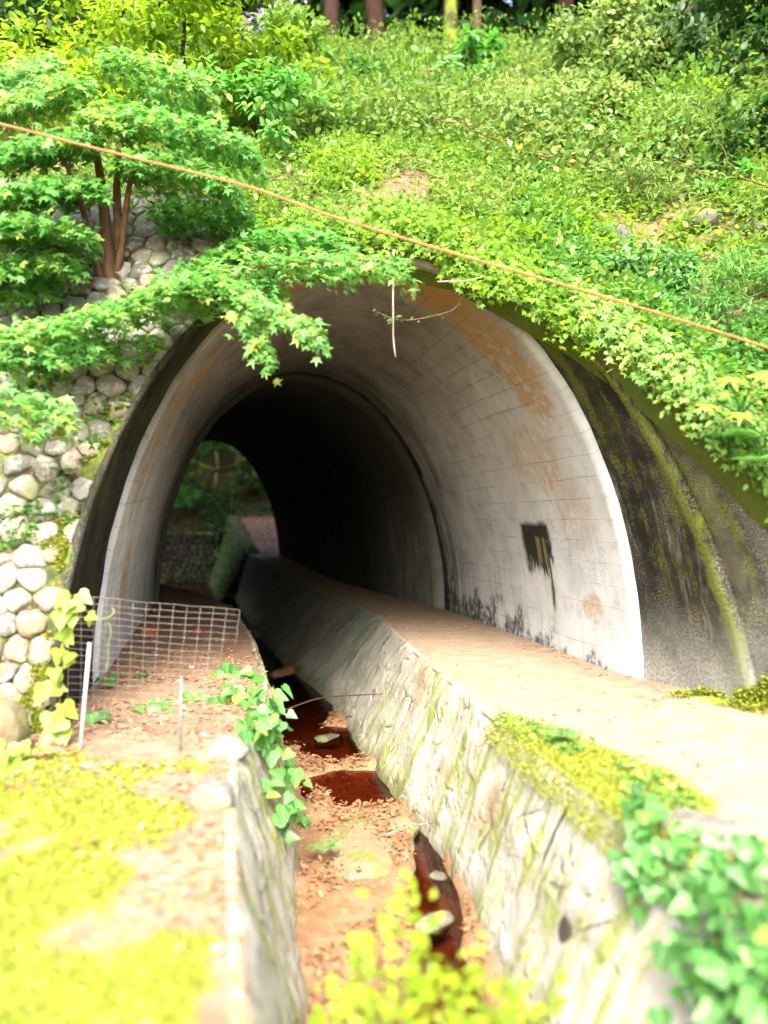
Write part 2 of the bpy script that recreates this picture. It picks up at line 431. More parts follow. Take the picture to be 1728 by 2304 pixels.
def make_channel_wall():
    M = Mat("rough masonry channel wall")
    uv = M.coord("UV")                       # u along, v down the face, metres
    s = M.sep(uv)
    u, v = s[0], s[1]
    fine = M.noise(uv, 26.0, 5.0, 0.65)
    mid = M.noise(uv, 3.0, 4.0, 0.6)
    big = M.noise(uv, 0.7, 3.0)
    wv = M.comb(M.math('ADD', M.math('MULTIPLY', u, 2.3), M.math('MULTIPLY', v, 1.5)), M.math('MULTIPLY', M.math('SUBTRACT', v, M.math('MULTIPLY', u, 0.35)), 4.0), 0.0)
    wv = M.comb(M.math('ADD', M.sep(wv)[0], M.math('MULTIPLY', mid, 0.9)), M.math('ADD', M.sep(wv)[1], M.math('MULTIPLY', mid, 0.7)), 0.0)
    ed = M.voro(wv, 1.0, 'DISTANCE_TO_EDGE')
    cell = M.node("ShaderNodeTexVoronoi", feature='F1')
    M.put(cell.inputs["Vector"], wv)
    cell.inputs["Scale"].default_value = 1.0
    cr = M.sep(cell.outputs["Color"])[0]
    crack = M.math('MULTIPLY', M.rng(ed, 0.05, 0.0), M.rng(M.noise(uv, 3.1, 3.0), 0.53, 0.63))
    vst = M.noise(M.comb(M.math('MULTIPLY', u, 7.0), M.math('MULTIPLY', v, 1.1), 0.0), 1.0, 4.0, 0.6)
    col = M.mix(cr, (0.40, 0.385, 0.33), (0.345, 0.33, 0.28))
    col = M.mix(M.rng(mid, 0.35, 0.7, 0, 0.6), col, (0.30, 0.28, 0.225))
    col = M.mix(M.math('MULTIPLY', M.rng(vst, 0.48, 0.66), 0.5), col, (0.24, 0.22, 0.17))
    # algae: blue-green deep in, yellow-green toward the front; plain darkening furthest in
    gin = M.math('MULTIPLY', M.rng(M.attr("inside"), 0.15, 0.6), M.rng(M.noise(uv, 1.4, 3.0), 0.36, 0.62))
    col = M.mix(M.math('MULTIPLY', gin, 0.75), col, (0.14, 0.215, 0.15))
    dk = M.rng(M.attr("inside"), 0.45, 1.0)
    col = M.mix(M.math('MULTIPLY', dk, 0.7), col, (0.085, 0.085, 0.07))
    gout = M.math('MULTIPLY', M.math('SUBTRACT', 1.0, M.rng(M.attr("inside"), 0.0, 0.3)), M.rng(M.math('ADD', M.math('MULTIPLY', vst, 0.6), M.math('MULTIPLY', M.noise(uv, 1.2, 4.0, 0.6), 0.5)), 0.52, 0.64))
    col = M.mix(M.math('MULTIPLY', gout, 0.9), col, M.mix(fine, (0.15, 0.185, 0.035), (0.26, 0.29, 0.08)))
    col = M.mix(M.math('MULTIPLY', M.math('SUBTRACT', 1.0, M.rng(M.attr("inside"), 0.0, 0.15)), M.rng(M.noise(uv, 1.1, 3.0, 0.5), 0.55, 0.70)), col, (0.23, 0.16, 0.09))
    wet = M.math('MULTIPLY', M.rng(M.math('ADD', v, M.math('MULTIPLY', mid, 0.3)), 1.25, 1.5), 0.75)
    col = M.mix(wet, col, (0.08, 0.09, 0.04))
    col = M.mix(M.math('MULTIPLY', crack, 0.85), col, (0.05, 0.05, 0.03))
    one = M.attr("right_face")
    cu = M.math('ABSOLUTE', M.math('SUBTRACT', M.math('ADD', u, M.math('MULTIPLY', mid, 0.14)), M.math('ADD', 3.64, M.math('MULTIPLY', v, 0.22))))
    cut = M.math('MULTIPLY', M.math('MULTIPLY', M.rng(cu, 0.028, 0.010), M.math('MULTIPLY', M.rng(v, 0.02, 0.10), M.rng(v, 0.62, 0.46))), one)
    hol = M.math('MULTIPLY', M.blob(u, v, 3.09, 0.64, 0.085, 0.07, mid, 0.9, 0.3), one)
    cut = M.math('MAXIMUM', cut, hol)
    col = M.mix(M.math('MULTIPLY', cut, 0.92), col, (0.03, 0.03, 0.018))
    pit = M.math('MULTIPLY', M.rng(M.noise(M.comb(M.math('ADD', M.math('MULTIPLY', u, 9.0), M.math('MULTIPLY', v, 6.0)), M.math('MULTIPLY', M.math('SUBTRACT', v, M.math('MULTIPLY', u, 0.4)), 26.0), 0.0), 0.55, 4.0, 0.7), 0.60, 0.70), 0.6)
    col = M.mix(pit, col, (0.12, 0.115, 0.075))
    hgt = M.math('ADD', M.math('ADD', M.math('MULTIPLY', M.math('MULTIPLY', M.rng(ed, 0.0, 0.2), M.rng(M.noise(uv, 3.1, 3.0), 0.46, 0.64)), 0.4), M.math('MULTIPLY', mid, 1.1)), M.math('MULTIPLY', fine, 0.35))
    return M.done(M.bsdf(col, 0.92, M.bump(hgt, 0.9, 0.045), 0.15))

def make_soil(name, a, b, litter=(0.36, 0.17, 0.075), lit=0.5, moss=None, mossamt=0.0, mossbias=0.5):
    M = Mat(name)
    ob = M.coord("Object")
    fine = M.noise(ob, 42.0, 5.0, 0.7)
    mid = M.noise(ob, 4.5, 4.0, 0.6)
    col = M.mix(M.rng(mid, 0.3, 0.7), a, b)
    col = M.mix(M.rng(fine, 0.4, 0.7, 0, 0.6), col, M.mix(1.0, col, (0.6, 0.55, 0.5), 'MULTIPLY'))
    vo = M.node("ShaderNodeTexVoronoi", feature='F1')
    M.put(vo.inputs["Vector"], ob)
    vo.inputs["Scale"].default_value = 26.0
    rc = M.sep(vo.outputs["Color"])
    chips = M.math('MULTIPLY', M.rng(vo.outputs["Distance"], 0.5, 0.3), M.rng(rc[0], 0.72, 0.78))
    col = M.mix(M.math('MULTIPLY', chips, lit), col, M.mix(rc[1], litter, (litter[0] * 1.5, litter[1] * 1.5, litter[2] * 1.7)))
    if moss is not None:
        nm = M.noise(ob, 1.7, 5.0, 0.65)
        mk = M.rng(nm, mossbias - 0.07, mossbias + 0.07)
        if mossbias < 0:
            mk = M.rng(M.math('ADD', M.attr("moss"), M.math('MULTIPLY', M.math('SUBTRACT', M.noise(ob, 9.0, 4.0, 0.7), 0.5), 0.9)), 0.35, 0.6)
        col = M.mix(M.math('MULTIPLY', mk, mossamt), col, M.mix(M.rng(fine, 0.3, 0.7), moss, (moss[0] * 0.6, moss[1] * 0.7, moss[2] * 0.6)))
    hgt = M.math('ADD', M.math('MULTIPLY', mid, 0.8), M.math('MULTIPLY', fine, 0.5))
    return M.done(M.bsdf(col, 0.95, M.bump(hgt, 0.5, 0.02), 0.1))

def make_water():
    M = Mat("tea brown shallow water")
    ob = M.coord("Object")
    rip = M.noise(ob, 9.0, 3.0, 0.5)
    nrm = M.bump(rip, 0.12, 0.02)
    tr = M.node("ShaderNodeBsdfTransparent")
    tr.inputs[0].default_value = (0.50, 0.24, 0.14, 1)
    gl = M.node("ShaderNodeBsdfGlossy")
    gl.inputs["Roughness"].default_value = 0.06
    M.put(gl.inputs["Normal"], nrm)
    fr = M.node("ShaderNodeFresnel")
    fr.inputs[0].default_value = 1.33
    M.put(fr.inputs["Normal"], nrm)
    mx = M.node("ShaderNodeMixShader")
    M.nt.links.new(fr.outputs[0], mx.inputs[0])
    M.nt.links.new(tr.outputs[0], mx.inputs[1])
    M.nt.links.new(gl.outputs[0], mx.inputs[2])
    return M.done(mx.outputs[0])

def make_plain(name, c, rough=0.6, metal=0.0, vary=0.25, scale=12.0, c2=None):
    M = Mat(name)
    nz = M.noise(M.coord("Object"), scale, 4.0, 0.6)
    col = M.mix(M.rng(nz, 0.35, 0.7), c, c2 if c2 else tuple(x * (1 - vary) for x in c))
    p = M.node("ShaderNodeBsdfPrincipled")
    M.put(p.inputs["Base Color"], col)
    p.inputs["Roughness"].default_value = rough
    p.inputs["Metallic"].default_value = metal
    M.put(p.inputs["Normal"], M.bump(nz, 0.3, 0.01))
    return M.done(p.outputs[0])

def make_bark(name, a, b, moss=None, amt=0.0):
    M = Mat(name)
    ob = M.coord("Object", (1, 1, 0.2))
    nz = M.noise(ob, 22.0, 4.0, 0.65)
    col = M.mix(M.rng(nz, 0.35, 0.68), a, b)
    if moss:
        col = M.mix(M.math('MULTIPLY', M.rng(M.noise(M.coord("Object"), 3.0, 3.0), 0.4, 0.6), amt), col, moss)
    return M.done(M.bsdf(col, 0.9, M.bump(nz, 0.7, 0.02), 0.15))

MT = {}
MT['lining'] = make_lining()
MT['inner'] = make_inner()
MT['collar'] = make_collar()
MT['channel'] = make_channel_wall()
MT['cobble'] = make_stone("lichened cobble", [(0.0, (0.10, 0.097, 0.08)), (0.35, (0.17, 0.16, 0.135)), (0.7, (0.22, 0.21, 0.195)), (1.0, (0.20, 0.14, 0.085))], 0.42, 0.45, (0.14, 0.20, 0.02), 0.9)
MT['rock'] = make_stone("pale rock", [(0.0, (0.14, 0.135, 0.115)), (1.0, (0.21, 0.20, 0.17))], 0.25, 0.6, (0.2, 0.24, 0.04), 0.9)
MT['greyrock'] = make_stone("greenish grey boulder", [(0.0, (0.08, 0.08, 0.06)), (1.0, (0.14, 0.14, 0.11))], 0.12, 0.7, (0.12, 0.17, 0.04), 0.9)
MT['mossrock'] = make_stone("sandy mossy rock", [(0.0, (0.16, 0.13, 0.075)), (1.0, (0.21, 0.17, 0.095))], 0.12, 0.75, (0.13, 0.145, 0.028), 0.9)
MT['darkcobble'] = make_stone("dark wet cobble", [(0.0, (0.018, 0.018, 0.018)), (1.0, (0.045, 0.045, 0.045))], 0.08, 0.2, (0.05, 0.09, 0.01))
MT['greencobble'] = make_stone("moss covered cobble", [(0.0, (0.06, 0.07, 0.04)), (1.0, (0.10, 0.10, 0.06))], 0.1, 1.0, (0.085, 0.15, 0.012))
MT['mortar'] = make_soil("dark mossy joint", (0.055, 0.06, 0.03), (0.035, 0.035, 0.022), (0.20, 0.10, 0.05), 0.5, (0.16, 0.21, 0.02), 0.8, 0.52)
MT['path'] = make_soil("sandy earth path", (0.32, 0.25, 0.185), (0.25, 0.185, 0.13), (0.42, 0.20, 0.09), 0.55, (0.24, 0.27, 0.03), 0.95, -1)
MT['ledge'] = make_soil("earth under moss", (0.27, 0.19, 0.135), (0.19, 0.125, 0.08), (0.44, 0.20, 0.09), 0.8, (0.24, 0.27, 0.025), 0.95, -1)
MT['bed'] = make_soil("stream bed silt", (0.27, 0.17, 0.095), (0.17, 0.095, 0.05), (0.36, 0.16, 0.07), 0.8)
MT['hill'] = make_soil("leaf littered hillside", (0.16, 0.11, 0.07), (0.10, 0.075, 0.045), (0.30, 0.16, 0.08), 0.9, (0.08, 0.115, 0.015), 0.9, -1)
MT['farsoil'] = make_soil("dark forest floor", (0.034, 0.02, 0.012), (0.018, 0.012, 0.008), (0.14, 0.07, 0.035), 0.9, (0.02, 0.045, 0.006), 0.9, 0.48)
MT['farpath'] = make_soil("leafy gravel path", (0.34, 0.25, 0.20), (0.22, 0.15, 0.11), (0.42, 0.25, 0.16), 0.9)
MT['water'] = make_water()
MT['moss'] = leaf_mat("bright moss", [(0.0, (0.09, 0.125, 0.01)), (0.45, (0.24, 0.27, 0.03)), (0.8, (0.36, 0.37, 0.07)), (1.0, (0.48, 0.44, 0.16))], 0.25, (0.5, 0.5, 0.06), 0.8, 0.1)
MT['wetlitter'] = leaf_mat("damp fallen leaf", [(0.0, (0.10, 0.045, 0.02)), (0.5, (0.24, 0.11, 0.05)), (1.0, (0.38, 0.22, 0.12))], 0.1, (0.4, 0.18, 0.07), 0.6, 0.3)
MT['litter'] = leaf_mat("dry fallen leaf", [(0.0, (0.20, 0.085, 0.035)), (0.5, (0.40, 0.20, 0.10)), (1.0, (0.55, 0.38, 0.25))], 0.15, (0.5, 0.25, 0.1), 0.7, 0.2)
MT['maple'] = leaf_mat("maple leaf", [(0.0, (0.045, 0.17, 0.02)), (0.5, (0.11, 0.31, 0.06)), (0.88, (0.20, 0.41, 0.13)), (1.0, (0.36, 0.45, 0.09))], 0.45, (0.16, 0.55, 0.04))
MT['limeleaf'] = leaf_mat("yellow green leaf", [(0.0, (0.07, 0.19, 0.008)), (0.5, (0.15, 0.30, 0.012)), (1.0, (0.32, 0.42, 0.02))], 0.45, (0.45, 0.65, 0.03))
MT['cover'] = leaf_mat("ground cover leaf", [(0.0, (0.035, 0.11, 0.012)), (0.45, (0.10, 0.235, 0.035)), (0.8, (0.21, 0.34, 0.07)), (1.0, (0.34, 0.39, 0.08))], 0.38, (0.30, 0.5, 0.04))
MT['bamboo'] = leaf_mat("pale shrub leaf", [(0.0, (0.025, 0.085, 0.012)), (0.35, (0.09, 0.20, 0.035)), (0.7, (0.22, 0.35, 0.09)), (0.9, (0.34, 0.44, 0.17)), (1.0, (0.40, 0.40, 0.06))], 0.38, (0.4, 0.5, 0.1))
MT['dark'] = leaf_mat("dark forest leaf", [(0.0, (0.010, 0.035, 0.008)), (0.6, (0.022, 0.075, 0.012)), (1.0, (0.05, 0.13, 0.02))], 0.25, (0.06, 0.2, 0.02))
MT['ivy'] = leaf_mat("ivy leaf", [(0.0, (0.014, 0.07, 0.012)), (0.45, (0.045, 0.18, 0.03)), (0.8, (0.10, 0.27, 0.06)), (1.0, (0.26, 0.37, 0.06))], 0.3, (0.12, 0.5, 0.06), 0.38, 0.4, 0.9)
MT['youngivy'] = leaf_mat("young ivy leaf", [(0.0, (0.18, 0.32, 0.03)), (1.0, (0.33, 0.42, 0.06))], 0.35, (0.5, 0.6, 0.05), 0.4, 0.4, 0.9)
MT['fatsia'] = leaf_mat("fatsia leaf", [(0.0, (0.22, 0.35, 0.03)), (1.0, (0.40, 0.46, 0.05))], 0.35, (0.5, 0.6, 0.05), 0.4, 0.4, 0.6)
MT['fern'] = leaf_mat("fern frond", [(0.0, (0.06, 0.20, 0.03)), (1.0, (0.14, 0.33, 0.07))], 0.35, (0.2, 0.5, 0.08))
MT['bigleaf'] = leaf_mat("broad pale leaf", [(0.0, (0.12, 0.28, 0.10)), (1.0, (0.24, 0.40, 0.18))], 0.3, (0.25, 0.5, 0.2))
MT['stem'] = make_bark("brown twig", (0.16, 0.085, 0.045), (0.09, 0.05, 0.03))
MT['redbark'] = make_bark("reddish bark", (0.17, 0.095, 0.055), (0.09, 0.05, 0.03))
MT['darkred'] = make_bark("dark reddish bark", (0.04, 0.02, 0.014), (0.02, 0.011, 0.008))
MT['greystem'] = make_bark("pale dry vine", (0.40, 0.36, 0.30), (0.28, 0.25, 0.2))
MT['farbark'] = make_bark("pale far bark", (0.22, 0.18, 0.13), (0.12, 0.095, 0.065))
MT['bark'] = make_bark("forest bark", (0.085, 0.055, 0.035), (0.045, 0.03, 0.02))
MT['mossbark'] = make_bark("mossy bark", (0.10, 0.085, 0.04), (0.07, 0.06, 0.03), (0.22, 0.31, 0.03), 0.95)
MT['wire'] = make_plain("rusty galvanised wire", (0.22, 0.20, 0.18), 0.55, 0.3, 0.4, 30, (0.13, 0.10, 0.085))
MT['post'] = make_plain("pale grey painted post", (0.40, 0.39, 0.44), 0.45, 0.0, 0.2)
MT['cable'] = make_plain("orange brown cable sheath", (0.30, 0.125, 0.04), 0.7, 0.0, 0.3, 20)
MT['brick'] = make_plain("red brick", (0.46, 0.12, 0.06), 0.85, 0.0, 0.35, 40)
MT['pvc'] = make_plain("white plastic pipe", (0.75, 0.74, 0.72), 0.4, 0.0, 0.15)
MT['flower'] = make_plain("pale violet sky flecks", (0.48, 0.42, 0.62), 0.7, 0.0, 0.3, 3)  # tone of sky glimpsed between the trees

# ------------------------------------------------------------------ leaves
def tmpl_hex():
    v = [(0, 0, 0), (0.32, -0.24, 0.05), (0.72, -0.19, 0.04), (1, 0, -0.04), (0.72, 0.19, 0.04), (0.32, 0.24, 0.05)]
    return np.array(v), [(0, 1, 2, 3), (0, 3, 4, 5)]

def tmpl_slim():
    v = [(0, 0, 0), (0.3, -0.11, 0.03), (0.7, -0.09, 0.0), (1, 0, -0.12), (0.7, 0.09, 0.0), (0.3, 0.11, 0.03)]
    return np.array(v), [(0, 1, 2, 3), (0, 3, 4, 5)]

def tmpl_oval():
    v = [(0, 0, 0), (0.33, 0, -0.03), (0.68, 0, -0.03), (1, 0, -0.1), (0.14, 0.17, 0.02), (0.4, 0.27, 0.05), (0.7, 0.21, 0.02), (0.14, -0.17, 0.02), (0.4, -0.27, 0.05), (0.7, -0.21, 0.02)]
    return np.array(v), [(0, 1, 5, 4), (1, 2, 6, 5), (2, 3, 6), (0, 7, 8, 1), (1, 8, 9, 2), (2, 9, 3)]

def tmpl_star(angles, lens, notch, drop=0.12):
    pts = [(0.30, 0, 0.0)]
    out = [(0.0, 0.0)]
    n = len(angles)
    for i in range(n):
        a = math.radians(angles[i])
        out.append((0.30 + lens[i] * math.cos(a), lens[i] * math.sin(a)))
        if i < n - 1:
            am = math.radians((angles[i] + angles[i + 1]) / 2)
            out.append((0.30 + notch * math.cos(am), notch * math.sin(am)))
    for (x, y) in out:
        r = math.hypot(x - 0.3, y)
        pts.append((x, y, -drop * r * r))
    k = len(out)
    return np.array(pts), [(0, 1 + i, 1 + (i + 1) % k) for i in range(k)]

T_HEX, T_SLIM, T_OVAL = tmpl_hex(), tmpl_slim(), tmpl_oval()
T_MAPLE = tmpl_star([-115, -62, 0, 62, 115], [0.40, 0.62, 0.72, 0.62, 0.40], 0.24, 0.25)
T_PALM = tmpl_star([-130, -88, -46, 0, 46, 88, 130], [0.5, 0.62, 0.7, 0.74, 0.7, 0.62, 0.5], 0.22, 0.35)
def tmpl_ivy():
    o = [(0, 0), (-0.10, -0.22), (0.02, -0.42), (0.25, -0.46), (0.42, -0.33), (0.70, -0.20), (1.0, 0), (0.70, 0.20), (0.42, 0.33), (0.25, 0.46), (0.02, 0.42), (-0.10, 0.22)]
    pts = [(0.38, 0, -0.05)] + [(x, y, 0.06 * abs(y) * 2 - 0.1 * x * x) for x, y in o]
    k = len(o)
    return np.array(pts), [(0, 1 + i, 1 + (i + 1) % k) for i in range(k)]
T_IVY = tmpl_ivy()

def leaf_object(name, tmpl, P, D, N, S, tint, mat, parent=None):
    """Many leaves as one mesh: base points P, tip directions D, face normals N, lengths S, tints."""
    P, D, N, S, tint = (np.asarray(a, float) for a in (P, D, N, S, tint))
    n = len(P)
    D = D / (np.linalg.norm(D, axis=1, keepdims=True) + 1e-9)
    N = N - (N * D).sum(1, keepdims=True) * D
    N = N / (np.linalg.norm(N, axis=1, keepdims=True) + 1e-9)
    B = np.cross(N, D)
    tv, tf = tmpl
    k = len(tv)
    co = P[:, None, :] + S[:, None, None] * (tv[None, :, 0:1] * D[:, None, :] + tv[None, :, 1:2] * B[:, None, :] + tv[None, :, 2:3] * N[:, None, :])
    co = co.reshape(-1, 3)
    if parent is not None and parent.type == 'EMPTY':
        pass
    loops = np.concatenate([np.array(f) for f in tf])
    sizes = np.array([len(f) for f in tf])
    L = (loops[None, :] + (np.arange(n) * k)[:, None]).reshape(-1)
    sz = np.tile(sizes, n)
    me = bpy.data.meshes.new(name)
    me.vertices.add(len(co))
    me.vertices.foreach_set("co", co.reshape(-1).astype(np.float32))
    me.loops.add(len(L))
    me.loops.foreach_set("vertex_index", L.astype(np.int32))
    me.polygons.add(len(sz))
    me.polygons.foreach_set("loop_start", np.concatenate([[0], np.cumsum(sz)[:-1]]).astype(np.int32))
    me.polygons.foreach_set("loop_total", sz.astype(np.int32))
    lc = me.attributes.new("leafco", 'FLOAT_VECTOR', 'POINT')
    lc.data.foreach_set("vector", np.tile(tv, (n, 1)).astype(np.float32).reshape(-1))
    at_ = me.attributes.new("tint", 'FLOAT', 'POINT')
    at_.data.foreach_set("value", np.repeat(tint, k).astype(np.float32))
    me.update(calc_edges=True)
    return link(name, me, mat, parent)

def rand_dirs(n):
    v = RNG.normal(size=(n, 3))
    return v / np.linalg.norm(v, axis=1, keepdims=True)

def crown_leaves(center, radii, n, size, clumps=40, flat=0.5, tint0=0.5, tspread=0.25, hollow=0.35, csize=0.32):
    """Leaf placement for a crown: clumps of leaves spread through an ellipsoid."""
    c = np.asarray(center, float)
    r = np.asarray(radii, float)
    d = rand_dirs(clumps)
    rad = (hollow + (1 - hollow) * RNG.random(clumps) ** 0.5)[:, None]
    cc = c + d * rad * r
    ct = RNG.normal(0, tspread, clumps)
    cr = csize * r.mean() * (0.6 + 0.8 * RNG.random(clumps))
    idx = RNG.integers(0, clumps, n)
    off = rand_dirs(n) * (RNG.random(n) ** 0.4)[:, None] * cr[idx][:, None]
    off[:, 2] *= flat
    P = cc[idx] + off
    out = (P - c) / r
    D = rand_dirs(n) * 0.8 + off / (cr[idx][:, None] + 1e-6)
    D[:, 2] -= 0.25
    N = rand_dirs(n) * 0.55 + np.array([0, -0.25, 1.0]) + out * 0.35
    S = size * (0.65 + 0.7 * RNG.random(n))
    t = np.clip(tint0 + ct[idx] + RNG.normal(0, 0.13, n), 0, 1)
    return P, D, N, S, t

# ------------------------------------------------------------------ tubes (stems, trunks, wires)
def tube_data(path, radii, sides=6, cap=True):
    path = [V3(p) for p in path]
    n = len(path)
    if not hasattr(radii, '__len__'):
        radii = [radii] * n
    verts, faces = [], []
    prev = None
    for i, p in enumerate(path):
        t = (path[min(i + 1, n - 1)] - path[max(i - 1, 0)])
        if t.length < 1e-9: t = Vector((0, 0, 1))
        t.normalize()
        if prev is None:
            ref = Vector((0, 0, 1)) if abs(t.z) < 0.9 else Vector((1, 0, 0))
            a = t.cross(ref).normalized()
        else:
            a = (prev - t * prev.dot(t))
            a = a.normalized() if a.length > 1e-6 else t.orthogonal().normalized()
        prev = a
        b = t.cross(a)
        for k in range(sides):
            w = 2 * PI * k / sides
            q = p + (a * math.cos(w) + b * math.sin(w)) * radii[i]
            verts.append((q.x, q.y, q.z))
    for i in range(n - 1):
        for k in range(sides):
            k2 = (k + 1) % sides
            faces.append((i * sides + k, i * sides + k2, (i + 1) * sides + k2, (i + 1) * sides + k))
    if cap:
        faces.append(tuple(range(sides - 1, -1, -1)))
        faces.append(tuple((n - 1) * sides + k for k in range(sides)))
    return verts, faces

def tubes(name, items, mat, parent=None, sides=6):
    V, F = [], []
    for path, rad in items:
        v, f = tube_data(path, rad, sides)
        o = len(V)
        V += v
        F += [tuple(i + o for i in q) for q in f]
    return mesh_py(name, V, F, mat, parent)

def stems(items, mat, parent, sides=5):
    for it in items:
        tubes("stem", [it], mat, parent, sides)

def bend(a, b, n=8, sag=0.0, wob=0.0, seed=0):
    a, b = np.asarray(a, float), np.asarray(b, float)
    L = np.linalg.norm(b - a)
    out = []
    for i in range(n):
        t = i / (n - 1)
        p = a + (b - a) * t
        p = p + np.array([0, 0, -sag * 4 * t * (1 - t)])
        if wob:
            w = math.sin(PI * t)
            p = p + wob * L * w * np.array([mnoise.noise((t * 3 + seed, seed, 0)), mnoise.noise((seed, t * 3, 5 + seed)), mnoise.noise((seed, 9, t * 3))])
        out.append(p)
    return out

def set_attr(o, name, vals):
    a = o.data.attributes.new(name, 'FLOAT', 'POINT')
    a.data.foreach_set("value", np.asarray(vals, np.float32))

# ------------------------------------------------------------------ the tunnel
MOUTH = (np.array([-2.78, 7.57]), np.array([2.54, 7.80]), 4.2)
JOINT = (np.array([-4.46, 15.2]), np.array([1.09, 14.0]), 4.34)
FAR = (np.array([-8.85, 28.3]), np.array([-3.55, 27.0]), 4.5)
ARC = 11.0

def sect(a, b, t):
    return (lerp(a[0], b[0], t), lerp(a[1], b[1], t), lerp(a[2], b[2], t))

def arch_pt(s, th, grow=0.0):
    """th 0 = right foot, pi = left foot; grow widens the arch."""
    L, R, H = s
    mid, half = (L + R) / 2, (R - L) / 2
    hl = np.linalg.norm(half)
    k = (hl + grow) / hl
    xy = mid + half * math.cos(th) * k
    return np.array([xy[0], xy[1], (H + grow) * math.sin(th)])

def floor_z(y):
    return 0.38 * sstep(19, 28, y)

def tube_mesh(name, a, b, nt, mat, parent, grow=0.0, disp=0.012, u0=0.0, lip=None):
    NTH = 64
    verts, uvs, faces = [], [], []
    length = np.linalg.norm((b[0] + b[1]) / 2 - (a[0] + a[1]) / 2)
    rows = []
    for i in range(nt):
        t = i / (nt - 1)
        s = sect(a, b, t)
        row = []
        for j in range(-1, NTH + 2):
            th = PI * min(max(j, 0), NTH) / NTH
            p = arch_pt(s, th, grow)
            if j < 0 or j > NTH:
                p = p + np.array([0, 0, -0.5])
            row.append((p, th, t))
        rows.append(row)
    nv = NTH + 3
    for row in rows:
        prev, acc = None, 0.0
        for (p, th, t) in row:
            q = p.copy()
            if prev is not None:
                acc += np.linalg.norm(p - prev)
            prev = p
            n = disp * fbm(p, 1.6, 3, 3.0)
            m = np.array([(row[0][0][0] + row[-1][0][0]) / 2, p[1], 1.2])
            dirv = (m - p) / (np.linalg.norm(m - p) + 1e-6)
            q = q + dirv * n
            verts.append(q)
            uvs.append((u0 + t * length, acc - 0.5))
    faces = grid_faces(nt, nv)
    if lip:
        # ragged front edge: a second row pushed outward closes the thickness of the lining
        o = len(verts)
        for j in range(nv):
            p, th, t = rows[0][j]
            g = arch_pt(a, th, grow + lip)
            if j == 0 or j == nv - 1:
                g[2] -= 0.5
            verts.append(g)
            uvs.append(uvs[j])
            jit = 0.035 * fbm(p, 5.0, 3, 9.0) + 0.02 * fbm(p, 14.0, 2, 4.0)
            verts[j] = verts[j] + np.array([0.05 * jit, jit, 0])
            verts[o + j] = verts[o + j] + np.array([0, jit + 0.01, 0])
        faces += [(j, j + 1, o + j + 1, o + j) for j in range(nv - 1)]
    return mesh_py(name, verts, faces, mat, parent, True, uvs)

tunnel = thing("arched_tunnel", "pale concrete arched tunnel with stained white lining and dark mossy portal collar", "tunnel", (0, 7.7, 0))
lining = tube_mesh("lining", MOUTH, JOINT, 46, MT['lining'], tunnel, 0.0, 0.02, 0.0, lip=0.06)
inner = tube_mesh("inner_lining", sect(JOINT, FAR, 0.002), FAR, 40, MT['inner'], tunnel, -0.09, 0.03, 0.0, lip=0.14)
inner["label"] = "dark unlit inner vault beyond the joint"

def ridge_offset(th, h):
    """Offset from the white edge to the outer edge of the collar, h = height share 0..1."""
    k = max(0.0, 1 - h ** 1.5)
    left = np.array([0.42 * (1 - h), -1.72 * k - 0.06, 0])
    right = np.array([0.20 + 0.24 * (1 - h) ** 2, -1.38 * k - 0.10, 0])
    w = sstep(0.40, 0.62, th / PI)
    return right * (1 - w) + left * w

def make_collar_mesh():
    NTH, NT = 72, 16
    verts, uvs, faces, ridge, side = [], [], [], [], []
    for i in range(NT):
        t = i / (NT - 1)
        acc, prev = 0.0, None
        for j in range(-1, NTH + 2):
            th = PI * min(max(j, 0), NTH) / NTH
            p0 = arch_pt(MOUTH, th, 0.055)
            off = ridge_offset(th, p0[2] / 4.25)
            p = p0 + off * t + np.array([0, 0.05 * (1 - t), 0])
            if j < 0 or j > NTH: p = p + np.array([0, 0, -0.5])
            if prev is not None: acc += np.linalg.norm(p0 - prev)
            prev = p0
            rz = max(0.0, 1 - abs(t - 0.93) / 0.13) if th < PI * 0.5 else max(0.0, (t - 0.9) * 3)
            mid = np.array([0.0, p[1], 1.2])
            dr = (mid - p) / (np.linalg.norm(mid - p) + 1e-6)
            p = p + dr * (0.03 * fbm(p, 2.2, 4, 1.0) + 0.035 * rz * (0.6 + 0.8 * fbm(p, 5, 2, 2.0)))
            verts.append(p)
            uvs.append((np.linalg.norm(off) * t, acc if j <= NTH / 2 else 11.0 - acc))
            ridge.append(rz)
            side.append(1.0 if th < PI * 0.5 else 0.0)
    faces = grid_faces(NT, NTH + 3)
    # front rim of the collar: outward strip facing the viewer, then returned back
    nv = NTH + 3
    base = (NT - 1) * nv
    for k, (g, dy) in enumerate(((0.045, 0.0), (0.075, 0.30))):
        for j in range(-1, NTH + 2):
            th = PI * min(max(j, 0), NTH) / NTH
            p0 = arch_pt(MOUTH, th, 0.055)
            off = ridge_offset(th, p0[2] / 4.25)
            p = arch_pt(MOUTH, th, 0.055 + g) + off + np.array([0, dy + 0.02 * fbm(p0, 5, 2, 8.0), 0])
            if j < 0 or j > NTH: p = p + np.array([0, 0, -0.5])
            verts.append(p)
            uvs.append((np.linalg.norm(off) + g, p0[2]))
            ridge.append(0.45 if k == 0 and th < PI * 0.5 else 0.0)
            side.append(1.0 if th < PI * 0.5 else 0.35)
    for k in range(2):
        a = base + k * nv
        b = base + (k + 1) * nv
        faces += [(a + j, b + j, b + j + 1, a + j + 1) for j in range(nv - 1)]
    o = mesh_py("portal_collar", verts, faces, MT['collar'], tunnel, True, uvs)
    set_attr(o, "ridge", ridge)
    set_attr(o, "side", side)
    return o
collar = make_collar_mesh()

